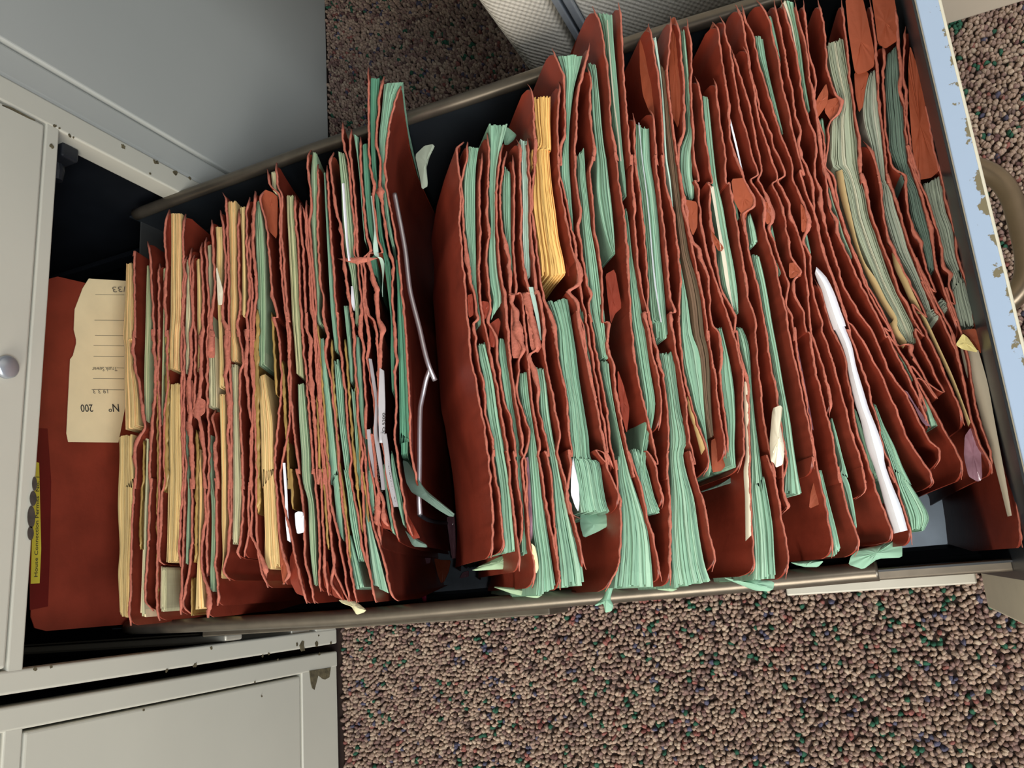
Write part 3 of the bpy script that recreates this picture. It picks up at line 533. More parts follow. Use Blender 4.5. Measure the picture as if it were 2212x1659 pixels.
# bundles of slips: kind of paper | left edge | right edge (both from the far end to the near end)
STK = """
UL tan L A1 152,870 148,1000 145,1200 132,1400 127,1640 A2 135,200 138,600 145,1060 R A1 212,862 222,1100 224,1400 226,1640 A2 200,120 205,250 235,500 262,700 272,1010
NL tan L A2 80,1115 85,1300 72,1640 A3 68,330 85,800 70,1000 78,1190 90,1440 R A2 212,1090 210,1300 230,1640 A3 222,60 210,400 190,800 180,1200 165,1450
UL olive L A1 358,890 350,1200 340,1600 A2 335,300 330,600 338,980 R A1 378,890 392,1200 403,1600 A2 392,300 390,600 378,980
NL pale L A2 345,1130 340,1400 333,1640 A3 330,400 315,800 300,1200 290,1440 R A2 383,1120 375,1400 365,1640 A3 358,400 345,900 335,1200 350,1450
UL olive L A1 522,920 520,1400 A2 515,100 505,600 500,1020 R A1 540,912 530,1400 A2 530,100 520,600 512,1020
UL tan L A1 598,368 600,700 595,1100 586,1500 A2 582,60 575,250 570,450 R A1 710,372 712,700 710,1000 700,1500 A2 694,60 688,250 682,460
NL tan L A2 580,600 576,900 574,1300 570,1640 A3 566,300 560,650 550,905 R A2 690,580 692,900 699,1300 704,1640 A3 698,300 682,650 666,890
NL pale L A3 497,935 493,1100 490,1390 R A3 560,940 562,1150 560,1390
UL pale L A1 750,825 752,1100 745,1400 A2 740,60 735,300 740,520 R A1 776,825 777,1100 784,1400 A2 770,60 774,250 762,450
NL sage L A2 735,990 745,1500 A3 755,80 745,500 735,925 R A2 760,990 775,1500 A3 785,150 790,450 772,920
UL tan L A1 850,825 858,1100 858,1400 A2 860,60 862,300 860,480 R A1 885,820 895,1100 903,1400 A2 900,60 886,250 872,450
NL tan L A2 855,1240 865,1640 A3 868,400 862,850 850,1100 840,1380 R A2 885,1240 905,1640 A3 900,400 890,850 902,1050 925,1350
UL pale L A1 962,690 970,1000 975,1300 A2 975,340 975,600 975,840 R A1 998,680 1004,1000 1004,1250 A2 1038,330 1048,600 1050,830
NL sage L A2 968,1100 978,1600 A3 990,200 1000,400 995,800 986,1000 986,1195 R A2 1000,1100 1015,1600 A3 1035,250 1040,600 1035,850 1030,1190
UL tan L A1 1040,505 1050,650 1047,900 1062,1310 A2 1070,60 1080,300 1078,650 R A1 1112,490 1115,700 1112,1000 1098,1310 A2 1110,60 1120,300 1132,620
NL tan L A2 1080,700 1090,1100 1100,1640 A3 1100,500 1108,900 1088,1060 R A2 1138,692 1143,1100 1150,1640 A3 1148,500 1133,700 1110,1060
UL tan L A1 1160,255 1172,500 1178,900 1185,1300 1187,1640 A2 1190,200 1190,370 R A1 1245,245 1250,500 1250,900 1255,1300 1250,1640 A2 1258,200 1262,370
UL tan L A1 1280,300 1298,600 1305,1000 1300,1400 R A1 1340,305 1335,600 1345,1000 1348,1400
NL pale L A2 1196,400 1210,800 1215,1200 1216,1640 A3 1215,400 1206,720 R A2 1264,400 1265,800 1280,1200 1298,1640 A3 1285,400 1275,712
UL sage L A1 1450,255 1436,400 1442,700 1455,1100 1460,1500 A2 1462,60 1465,250 1468,420 R A1 1476,240 1505,400 1535,700 1540,1000 1547,1300 1545,1640 A2 1541,250 1535,400
NL tan L A2 1470,520 1480,800 1490,1100 B2 100,1300 110,1640 B3 125,60 140,400 150,700 158,1020 175,1075 R A2 1533,492 1572,750 1602,950 1614,1300 B2 215,1500 B3 238,60 262,400 275,700 292,900 300,1045
UL pale L B1 190,292 198,400 210,480 R B1 238,288 240,400 243,490
UL olive L B1 328,505 335,700 345,900 355,1100 370,1400 380,1640 B2 395,300 410,500 415,610 R B1 388,500 395,700 410,900 430,1200 440,1500 B2 445,60 452,200 470,500 480,655
NL sage L B2 430,705 440,1000 460,1300 488,1640 B3 560,300 590,700 612,1000 640,1225 R B2 485,690 510,950 540,1300 553,1640 B3 640,400 658,700 668,1000 680,1225
UL sage L B1 565,108 547,300 545,500 545,700 560,900 570,1100 590,1400 600,1640 B2 605,170 R B1 600,130 606,400 601,600 600,900 605,1100 625,1300 640,1640 B2 660,185
NL green L B2 610,292 640,600 670,900 700,1200 730,1600 B3 815,60 840,300 872,660 R B2 665,290 682,500 720,800 750,1100 790,1500 B3 872,60 900,300 928,650 940,800
UL green L B1 662,300 675,600 690,900 705,1200 730,1600 B2 745,250 762,410 R B1 676,300 690,550 710,850 740,1200 770,1600 B2 785,250 792,425
NL green L B2 755,485 775,800 810,1150 850,1500 B3 935,60 970,300 1002,600 1085,985 R B2 795,480 830,700 850,1000 890,1350 B3 995,60 1030,300 1080,600 1138,985
NL green L B3 965,700 1000,950 1060,1270 R B3 1000,720 1090,1050 1135,1240
UL sage L B1 790,112 812,350 840,900 870,1090 900,1200 920,1400 B2 942,60 942,170 R B1 850,130 890,400 920,700 940,900 950,1150 968,1400 B2 980,60 980,175
NL green L B2 948,262 957,600 980,900 1010,1200 1048,1600 B3 1145,60 1180,300 1212,535 R B2 975,270 1000,600 1012,800 1040,1200 1076,1640 B3 1200,60 1230,300 1250,505
UL green L B2 840,0 870,300 890,550 900,690 R B2 880,0 905,300 922,500 926,690
NL green L B2 905,732 935,1100 970,1640 B3 1090,100 1130,400 1180,800 1200,1000 1232,1235 R B2 935,732 960,1100 1005,1640 B3 1120,100 1165,400 1225,700 1290,950 1382,1310
UL green L C1 168,612 195,780 215,950 245,1350 260,1500 R C1 210,640 212,800 232,1000 252,1300 270,1500
UL deep L C1 243,700 250,900 265,1150 290,1400 315,1640 C2 320,60 345,200 R C1 282,692 300,900 310,1100 330,1350 350,1600 C2 362,60 380,250
UL deep L C1 312,150 310,500 322,880 348,1130 395,1540 C2 440,100 485,480 R C1 385,142 375,300 355,550 352,700 358,900 380,1130 430,1550 C2 480,100 500,470
UL green L C1 425,190 402,450 382,650 386,800 400,1000 415,1150 450,1400 490,1555 R C1 585,182 520,300 490,450 455,650 436,850 440,1050 455,1180 475,1350 515,1555
NL deep L C2 530,80 545,300 550,700 560,1000 572,1640 C3 575,60 580,250 R C2 550,70 570,280 600,600 620,900 638,1300 648,1640 C3 640,100 632,260
NL deep L C2 430,80 465,350 490,600 490,900 500,1200 R C2 480,100 490,350 510,650 525,800 520,1200
NL green L C3 280,20 300,350 320,600 340,760 R C3 320,20 335,300 350,600 360,750
NL green L C3 425,330 435,480 462,700 505,920 R C3 440,300 460,480 492,700 530,930
NL green L C3 490,240 500,400 535,600 600,860 R C3 500,200 545,430 582,600 612,870
FR green L D1 335,312 302,560 292,700 300,1000 330,1250 370,1600 D2 440,300 450,380 R D1 430,322 406,500 399,700 400,1000 406,1300 415,1600 D2 470,250 476,365
NR green L D2 445,535 465,700 500,850 520,1050 555,1300 590,1450 D3 612,60 640,200 680,500 690,800 710,950 700,1065 R D2 510,520 560,700 610,950 650,1250 690,1500 D3 715,60 750,250 780,500 810,800 832,1035
FR green L D1 525,110 528,300 530,500 522,700 540,1000 520,1300 540,1600 D2 590,100 560,330 R D1 690,115 640,300 600,480 585,700 580,1000 590,1300 625,1600 D2 665,60 668,160
NR green L D2 655,475 642,550 660,800 690,1000 740,1250 790,1500 D3 820,60 840,300 870,600 880,800 880,1075 R D2 690,490 720,650 760,850 790,1150 820,1400 D3 872,60 900,300 930,700 936,1075
FR green L D1 660,480 642,650 640,800 652,1000 680,1200 712,1400 R D1 715,545 718,700 720,1000 725,1200 742,1500
NR green L D2 845,805 842,900 870,1150 920,1300 932,1400 D3 950,100 970,400 990,800 1040,1200 1020,1480 R D2 910,800 930,1000 960,1250 1000,1500 D3 1035,60 1060,300 1110,700 1160,1050 1215,1400
FR mint L D1 805,250 808,400 820,700 820,1000 830,1300 850,1500 R D1 866,265 885,600 890,900 890,1200 895,1500
NR green L D2 985,745 1020,900 1040,1200 1090,1450 D3 1140,60 1180,300 1205,700 1240,1000 1275,1400 R D2 1075,770 1090,900 1120,1200 1160,1450 D3 1215,60 1260,300 1330,600 1400,900 1470,1200 1490,1365
FR gold L E1 235,962 255,1200 262,1450 D1 918,330 915,600 920,850 950,1100 978,1300 992,1475 R E1 410,950 407,1200 410,1500 D1 1068,330 1085,650 1120,900 1150,1150 1195,1350 1213,1475
NR green L D2 1110,130 1150,230 1200,400 1217,650 1250,900 1290,1100 1310,1400 1338,1640 D3 1370,120 1400,250 1440,500 1462,660 R D2 1290,100 1330,350 1370,600 1400,850 1440,1100 1490,1400 1538,1640 D3 1600,150 1670,400 1710,600 1740,665
FR green L E1 480,545 520,660 552,780 556,1000 560,1300 532,1500 512,1640 E2 50,300 80,400 110,600 145,800 R E1 735,532 690,700 650,850 620,1050 600,1250 592,1450 595,1640 E2 130,200 150,500 165,700 172,812
NR green L E3 242,30 270,250 310,500 352,700 R E3 262,30 290,200 350,600 372,700
FR green L E1 785,612 815,720 825,900 830,1100 860,1400 875,1640 E2 390,400 430,650 500,900 540,1000 R E1 865,642 880,800 900,1000 920,1250 950,1500 E2 475,80 500,300 530,550 552,800 562,1000
FR green L E1 672,1550 690,1640 E2 215,300 240,500 252,700 280,1000 300,1250 E3 330,60 390,300 430,500 R E1 742,1470 755,1640 E2 280,200 310,500 340,750 390,1000 430,1300 E3 458,60 480,300 502,500
NR green L E3 430,520 450,660 E4 390,40 382,300 410,600 400,900 345,1390 R E3 500,515 510,640 E4 430,40 500,300 600,600 660,800 700,1100 722,1390
FR green L E1 885,120 930,250 960,500 980,650 1010,900 1030,1200 1060,1400 1080,1600 E2 610,250 640,450 R E1 1025,140 1038,400 1065,700 1090,1000 1110,1300 1138,1600 E2 660,300 670,460
NR green L E2 642,575 680,900 700,1300 728,1640 E3 760,350 800,600 850,950 E4 590,350 660,670 R E2 668,565 690,700 720,1000 790,1400 826,1640 E3 850,300 890,600 940,900 E4 650,250 720,500 790,680
FR green L E1 1255,1230 1260,1640 E2 800,400 830,700 860,1000 880,1300 928,1640 E3 930,150 952,335 R E1 1390,1272 1408,1640 E2 930,350 970,700 990,1000 1020,1300 1048,1640 E3 1062,310
NR green L E3 982,442 1010,600 1040,750 1068,1000 1085,1300 E4 885,60 900,400 893,800 910,1200 930,1400 R E3 1110,432 1140,700 1180,1000 1240,1300 E4 1015,60 1050,300 1110,500 1170,900 1230,1200 1280,1335
FR mint L E1 1428,372 1460,540 1505,800 1530,1200 1560,1640 E2 1060,250 1095,550 R E1 1460,366 1485,540 1522,800 1550,1200 1580,1640 E2 1078,250 1110,560
FR brown L E1 1500,620 1535,900 1565,1300 1605,1640 E2 1110,350 1140,650 1170,900 F2 225,720 270,950 330,1250 380,1640 F3 390,250 430,600 460,850 500,1080 R E1 1560,720 1590,900 1630,1300 1678,1640 E2 1160,300 1200,600 1245,900 F2 320,800 395,1000 450,1300 488,1640 F3 478,200 500,600 512,850 530,1060
NR green L F2 215,780 230,1100 230,1400 F3 215,60 240,350 300,600 350,800 430,1000 470,1200 485,1440 R F2 235,900 300,1250 360,1620 F3 390,250 420,500 440,800 470,1100 512,1385
FR green L E1 1710,292 1735,600 1758,1000 1775,1300 1700,1500 F2 235,60 260,150 290,225 R E1 1745,292 1775,600 1810,1000 1840,1300 F1 398,1600 F2 358,60 365,240
FR green L F1 485,852 500,1100 530,1400 560,1640 F2 560,300 600,500 620,640 610,900 650,1150 750,1320 R F1 537,870 560,1100 590,1400 620,1640 F2 650,300 700,600 760,900 800,1200 806,1370
NR green L F3 552,30 600,300 585,450 605,700 650,900 662,1200 690,1340 R F3 605,30 690,400 720,600 735,900 728,1150 742,1370
NR green L F3 740,30 790,250 850,500 870,900 880,1300 E4 1662,500 1682,900 1692,1200 1685,1320 R F3 795,30 850,150 870,280 890,600 920,900 960,1200 1015,1640 E4 1790,300 1850,600 1880,800 1892,1050 1910,1300
FR green L F2 745,150 770,320 800,450 R F2 780,180 800,350 815,450
FR green L F2 895,400 902,550 930,720 R F2 922,360 975,530 1000,672
NR green L F2 945,775 960,900 1000,1050 1040,1300 1088,1550 F3 1080,300 1110,500 1150,700 1165,900 1185,1100 1215,1300 1200,1620 R F2 1010,790 1050,950 1100,1200 1140,1450 F3 1095,60 1140,300 1200,650 1250,900 1290,1200 1330,1450 1365,1615
FR green L F2 1112,560 1130,700 1160,850 1215,1000 R F2 1140,480 1180,680 1210,820 1250,990
FR green L F2 1455,590 1475,720 1510,840 R F2 1485,560 1510,680 1535,790
FR green L F1 945,312 980,500 1030,650 1080,850 1140,1050 1200,1200 R F1 1025,322 1050,500 1090,700 1150,950 1212,1200
FR green L F1 1067,142 1120,330 1172,520 R F1 1103,138 1150,350 1190,560
FR cream L F1 1190,0 1260,170 1310,400 1350,650 R F1 1230,0 1290,200 1330,420 1362,650
FR green L F1 1240,0 1300,220 1340,450 1372,700 1420,960 R F1 1298,0 1330,200 1370,450 1400,700 1452,1000
FR green L F1 1515,1070 1530,1250 1575,1380 R F1 1565,1050 1590,1250 1590,1360
FR moss L G1 600,392 630,600 680,800 720,950 650,1080 640,1300 650,1500 G2 600,60 650,250 700,500 760,700 850,900 930,1100 1060,1350 1160,1580 G3 1200,170 R G1 755,322 780,500 810,700 840,950 868,1200 897,1500 G2 770,60 830,250 860,450 930,650 990,850 1060,1050 1150,1250 1250,1450 G3 1285,30 1308,180
FR green L G2 470,175 510,350 560,480 600,650 660,780 700,850 R G2 490,162 540,330 590,500 640,640 700,800 722,900
NR green L G3 962,20 1050,150 1150,320 1250,500 1340,680 1400,820 1442,985 R G3 985,10 1080,150 1180,300 1290,500 1370,650 1450,800 1518,965
FR grey L G1 1000,640 960,740 932,900 940,1100 990,1270 1030,1450 1085,1640 G2 970,150 992,350 1040,550 1085,700 1135,830 1240,1000 1330,1200 1420,1380 K 300,230 360,360 R G1 1040,622 1060,800 1080,1000 1098,1150 1110,1300 1130,1500 1138,1640 G2 1060,200 1120,400 1190,600 1240,800 1300,950 1400,1200 1500,1450 K 352,270 372,370
FR slate L G1 1150,480 1132,700 1140,900 1160,1100 1172,1350 1230,1500 1285,1640 G2 1225,250 1270,500 1340,700 1400,900 1422,985 R G1 1235,400 1255,600 1270,800 1290,1000 1310,1200 1330,1400 1378,1600 G2 1310,150 1350,300 1390,450 1430,600 1470,800 1482,980
FR grey L I 392,400 395,480 420,550 460,700 510,850 540,950 572,1080 640,1200 650,1400 K 345,150 362,280 385,378 R I 540,322 562,450 592,650 650,800 672,950 710,1080 780,1300 K 395,60 422,200 452,300 466,372
NR green L D2 1390,150 1440,450 1490,700 1530,1000 R D2 1405,150 1460,450 1510,700 1545,960
NR green L E4 375,170 392,300 R E4 395,30 432,100
NR green L E4 500,40 560,300 620,550 655,690 R E4 600,40 680,300 740,530 790,650
NR green L F3 1150,860 1175,1100 1185,1350 R F3 1165,860 1195,1100 1205,1350
NR green L G3 500,900 540,1100 580,1350 H 655,60 700,200 750,380 802,570 R G3 512,880 560,1050 610,1250 660,1450 H 702,60 750,170 790,350 818,545
NR green L G3 718,800 770,1000 830,1200 900,1400 H 985,60 1020,200 1060,330 R G3 735,800 800,1000 880,1250 950,1480 H 1010,50 1050,200 1085,330
NR green L G3 905,750 960,1000 1030,1200 1100,1400 H 1120,40 1165,200 1230,400 1272,560 R G3 925,760 1000,950 1100,1150 1180,1350 1260,1520 H 1250,160 1340,300 1400,400 1420,460 1375,570
NR green L H 485,60 540,330 596,640 628,790 R H 520,60 590,350 640,540 680,720
"""
# narrow ochre guide cards
GUIDE = """
A2 325,1150 310,1640 A3 298,300 285,770
A2 550,80,9 552,400,9 550,800,10 540,1200,10 533,1640,10 A3 525,200,9
A2 855,1050,7 850,1640,7 A3 848,300,7 832,900,8
A2 1430,120,8 1432,600,10 1442,1000,9 1455,1400,10 A3 1455,60,8 1460,420,7
B2 62,30,11 60,600,10 62,1000,10 68,1600,10 B3 80,300,11 75,480,10
A2 465,60,3 460,1000,3 A3 455,500,3 452,1300,3
A3 800,1050,3 800,1430,3
B2 285,480,6 300,800,8 330,1250,7 355,1640,7 B3 400,60,6 425,460,5
B2 600,160,5 640,700,6 680,1150,6 705,1640,6 B3 800,350,5 830,560,5
B2 725,300,4 740,700,5 775,1150,5 810,1640,5 B3 890,60,4 950,480,4 1000,1000,3
B2 845,300,4 880,750,5 915,1200,5 960,1640,5 B3 1060,200,4 1120,700,4
B2 935,500,4 965,1000,4 1010,1640,4 B3 1120,100,4 1180,600,4
B2 595,800,4 610,1150,5 640,1640,5 B3 715,60,5 750,480,5 775,860,5
B2 195,60,4 210,400,5 235,800,4
C3 20,30,4 70,600,4 115,860,4
"""

# ------------------------------------------------------------------ readers and builders
def trace(tok):
    o = []; wn = None
    for t in tok:
        if t in WIN: wn = WIN[t]; continue
        q = t.split(',')
        o.append((wn[0] + float(q[0]) / wn[2], wn[1] + float(q[1]) / wn[2], float(q[2]) if len(q) > 2 else 4.3))
    return np.array(o)
def resample(P, step=5.0, n=None):
    P = np.asarray(P, float); d = np.r_[0, np.cumsum(np.hypot(*np.diff(P[:, :2], axis=0).T))]
    m = n or max(8, int(d[-1] / step)); s = np.linspace(0, d[-1], m)
    # Catmull-Rom style tangents on each column
    out = np.zeros((m, P.shape[1]))
    T = np.gradient(P, d, axis=0)
    k = np.clip(np.searchsorted(d, s, 'right') - 1, 0, len(d) - 2)
    h = d[k + 1] - d[k]; u = ((s - d[k]) / h)[:, None]; h = h[:, None]
    out = (2*u**3 - 3*u**2 + 1) * P[k] + (u**3 - 2*u**2 + u) * h * T[k] * .8 + (-2*u**3 + 3*u**2) * P[k+1] + (u**3 - u**2) * h * T[k+1] * .8
    lo = np.minimum(P[k], P[k+1])[:, 2:] if P.shape[1] > 2 else None
    if lo is not None: out[:, 2:] = np.maximum(out[:, 2:], lo * .8)
    return out
def wob(n, amp, k=5):
    a = rng.normal(0, 1, n + 4 * k); a = np.convolve(a, np.ones(k) / k, 'same')[2 * k:2 * k + n]
    return a * amp * math.sqrt(k)
FTX = [.25, .336, .45, .55, .59, .615, .66]; FTB = [.10, .186, .315, .46, .545, .598, .643]
def foot(x, right):                    # where a sheet whose top is at x stands on the drawer floor: the whole file slumps towards the drawer front
    return np.where(right, np.interp(x, FTX, FTB), -.047 + x * .82)
def down(P, d, D, right, shift=0.0):
    s = d / D; xb = foot(P[:, 0], right)
    Q = P.copy(); Q[:, 0] = P[:, 0] - (P[:, 0] - xb) * (1.4 * s - .4 * s * s); Q[:, 2] = P[:, 2] - d
    t = np.clip(np.asarray(d, float) / .03, 0, 1) * np.ones(len(Q)); lo_ = np.where(Q[:, 2] < .085, -.176, -.187)
    Q[:, 1] = np.where(Q[:, 2] < .225, np.clip(Q[:, 1], lo_ * t - .2 * (1 - t), .195), Q[:, 1])
    return Q
FZ = ZF + .0008
def grid_faces(n, m, closed=False):
    i = np.arange(n - 1)[:, None]; j = np.arange(m if closed else m - 1)[None]
    a = i * m + j; b = i * m + (j + 1) % m
    return np.stack([a, b, b + m, a + m], -1).reshape(-1, 4)
DEP = [0, .002, .006, .015, .035, .07, .12, .18]
def cover(P, right, z=.2925, wall=.0006, rt=.010):
    Q = resample(P, 5.0); n = len(Q)
    px = Q[:, :2].copy(); T0 = atz(px, z); px[:, 0] += wob(n, .7, 3)
    T = atz(px, z)
    al = np.r_[0, np.cumsum(np.linalg.norm(np.diff(T, axis=0), axis=1))]
    s = np.minimum(al, al[-1] - al); e = np.clip(1 - s / rt, 0, 1); drop = rt * (1 - np.sqrt(np.clip(1 - e * e, 0, 1)))
    rows = []
    for side in (1, -1):
        cols = []
        for d in (DEP if side == 1 else DEP[::-1]):
            D = z - FZ; kb = math.exp(-d / .008); T_ = T * kb + T0 * (1 - kb)
            q = down(T_, drop + (D - drop) * (d / .18 if d == .18 else d / D * 1.0), D, right) if d < .18 else down(T_, D + 0 * drop, D, right)
            q[:, 0] += side * wall; cols.append(q)
        rows += cols
    V = np.stack(rows, 1); m = V.shape[1]
    F = grid_faces(n, m, True)
    caps = [list(range(m))[::-1], [(n - 1) * m + j for j in range(m)]]
    body = (V.reshape(-1, 3), [list(map(int, q)) for q in F] + caps)
    # torn lip along the top
    wd = Q[:, 2] * (1 + np.clip(wob(n, .16, 3), -.4, .5))
    wd *= np.clip(s / .006, .35, 1)
    l = px.copy(); l[:, 0] -= wd / 2; r = px.copy(); r[:, 0] += wd / 2
    zl = z + .0016 - drop
    A = atz(l, zl); B = atz(r, zl)
    kz = np.where(Q[:, 2] > 7, .0012, .0004) * (1 + wob(n, .5, 4))
    A[:, 2] -= kz; C = (A + B) / 2; C[:, 2] = zl + kz * .5
    A2 = A + (C - A) * .35; B2 = B + (C - B) * .35; A2[:, 2] = zl - .0016; B2[:, 2] = zl - .0016
    E = np.stack([A, C, B, B2, A2], 1); F2 = grid_faces(n, 5, True)
    lip = (E.reshape(-1, 3), [list(map(int, q)) for q in F2] + [[0, 1, 2, 3, 4][::-1], [(n - 1) * 5 + j for j in range(5)]])
    return body, lip, T
def fixnormals(o):
    import bmesh
    bm = bmesh.new(); bm.from_mesh(o.data); bmesh.ops.recalc_face_normals(bm, faces=bm.faces); bm.to_mesh(o.data); bm.free()

ORD = ['first', 'second', 'third', 'fourth', 'fifth', 'sixth', 'seventh', 'eighth', 'ninth', 'tenth', 'eleventh', 'twelfth', 'thirteenth', 'fourteenth', 'fifteenth', 'sixteenth',
       'seventeenth', 'eighteenth', 'nineteenth', 'twentieth', 'twenty-first', 'twenty-second', 'twenty-third', 'twenty-fourth', 'twenty-fifth', 'twenty-sixth', 'twenty-seventh', 'twenty-eighth', 'twenty-ninth', 'thirtieth',
       'thirty-first', 'thirty-second', 'thirty-third', 'thirty-fourth', 'thirty-fifth', 'thirty-sixth', 'thirty-seventh', 'thirty-eighth']
FL = {}
for i in range(2, 11): FL['L%02d' % i] = '%s red folder in front of the tall rear folder with the No 200 card' % ORD[i - 2]
for i in range(11, 18): FL['L%02d' % i] = '%s red folder behind the dark red one that the bent wire leans on' % ORD[17 - i]
FL['L01'] = 'tall red folder at the very back with the No 200 card on its face'
FL['L18'] = 'dark red folder at the gap with the bent silver wire leaning on its face'
FL['R01'] = 'big glossy red folder across the gap from the bent silver wire'
for i in range(2, 6): FL['R%02d' % i] = '%s red folder behind the one holding thick yellow slips, counted from it' % ORD[5 - i]
FL['R06'] = 'red folder holding the thick bundle of bright yellow slips'
for i in range(7, 15): FL['R%02d' % i] = '%s red folder in front of the one holding thick yellow slips' % ORD[i - 7]
FL['R15'] = 'red folder just behind the one holding the curled white sheet'
FL['R16'] = 'red folder holding the long curled white sheet'
for i in range(17, 24): FL['R%02d' % i] = '%s red folder counted back from the pale blue drawer front, with frayed orange lips' % ORD[23 - i]

folders = {}
def folder_root(fid, loc):
    r = empty('file_folder', loc, FL[fid], 'folder', 'red pressboard folders in the open drawer')
    folders[fid] = r; return r
by = {}
for ln in FOLD.strip().split('\n'):
    t = ln.split(); by.setdefault(t[0], []).append(trace(t[1:]))
for fid, covers in by.items():
    right = fid[0] == 'R'; made = []
    for P in covers: made.append(cover(P, right))
    Tm = np.vstack([m[2] for m in made]).mean(0)
    fx = float(foot(Tm[0], right))
    root = folder_root(fid, (fx, float(Tm[1]), FZ))
    for body, lip, T in made:
        o = mesh('cover', body[0], body[1], M['red'], None, True); fixnormals(o); o.data.set_sharp_from_angle(angle=math.radians(40)); under(o, root)
        l = mesh('torn_lip', lip[0], lip[1], M['edge'], None, True); fixnormals(l); under_mesh(l, o)
        l['label'] = 'pale torn edge of the cover'

# tall rear folder of L01: stands almost upright against the rear wall, its front face towards the drawer
XF = -.0575
def facepoly(pts, x): return [at(p, 0, x) for p in pts]
ff = facepoly([(97, 588), (150, 590), (186, 603), (270, 612), (330, 640)], XF)
top = []
y_hi = ff[0][1]; y_lo = at((66, 1366), 0, XF)[1]; z_hi = ff[0][2]
b = MB()
pts = [(XF, y_hi + .006, FZ), (XF, y_hi + .004, z_hi - .05), (XF, y_hi, z_hi - .012), (XF, y_hi - .006, z_hi - .002), (XF, y_hi - .02, z_hi)]
yl_ = at((95, 1369), 0, XF); z_lo = at((66, 1345), 0, XF)[2]
pts += [(XF, y_lo + .012, z_lo), (XF, y_lo + .003, z_lo - .004), (XF, y_lo, z_lo - .014), (XF, y_lo - .001, FZ)]
b.prism(pts, (-.0009, 0, 0)); rear = b.build('cover', M['red'], folders['L01'])
folders['L01'].children  # keeps the sheet with its folder
# reinforcing strip, lighter corner and yellow index label on that face
b = MB(); q = [(84, 924), (102, 926), (110, 1000), (113, 1150), (108, 1250), (102, 1312), (88, 1316), (74, 1318)]
b.prism(facepoly([(62, 924), (102, 926), (110, 1040), (107, 1200), (103, 1310), (64, 1318)], XF + .0002), (.0004, 0, 0))
M['darkred'] = mat('dark_red_tape', (96, 24, 20), .4, var=.1, scale=40)
under_mesh(b.build('spine_tape', M['darkred']), rear)
b = MB(); b.prism(facepoly([(78, 998), (84, 1000), (88.5, 1185), (85, 1260), (66, 1261), (70, 1120)], XF + .0009), (.0003, 0, 0))
lab = b.build('index_label', M['yellow']); under_mesh(lab, rear); lab['label'] = 'yellow typed index label'

def text(name, s, o3, rt, up, h, m, parent, fit=None, lift=.0003):
    cu = bpy.data.curves.new(name, 'FONT'); cu.body = s; cu.size = 1.0; cu.extrude = 0.02; cu.resolution_u = 3
    t = bpy.data.objects.new(name, cu); COL.objects.link(t)
    dg = bpy.context.evaluated_depsgraph_get(); me = bpy.data.meshes.new_from_object(t.evaluated_get(dg))
    bpy.data.objects.remove(t); bpy.data.curves.remove(cu)
    v = np.array([tuple(q.co) for q in me.vertices]); wdt = v[:, 0].max()
    rt = np.array(rt, float); rt /= np.linalg.norm(rt); up = np.array(up, float); up /= np.linalg.norm(up); nm = np.cross(rt, up)
    sx = h if fit is None else fit / wdt
    W = np.array(o3)[None] + v[:, :1] * sx * rt + v[:, 1:2] * h * up + (lift + v[:, 2:] * .004) * nm
    for i, q in enumerate(me.vertices): q.co = W[i]
    me.materials.clear(); me.materials.append(m); me.name = name
    o = bpy.data.objects.new(name, me); COL.objects.link(o)
    under(o, parent) if parent.type == 'EMPTY' else under_mesh(o, parent)
    return o
def text_px(name, s, p0, p1, x, hpx, m, parent):   # on a plane of constant X, from photo point p0 to p1
    a = at(p0, 0, x); c = at(p1, 0, x); rt = c - a
    up = np.cross((1, 0, 0), rt)
    return text(name, s, a, rt, up, hpx, m, parent, np.linalg.norm(rt))
lab_t = text_px('label_text', 'House Connection Permits  No. 1', (80.5, 1247), (84.5, 1030), XF + .0012, .0042, M['ink'], rear)

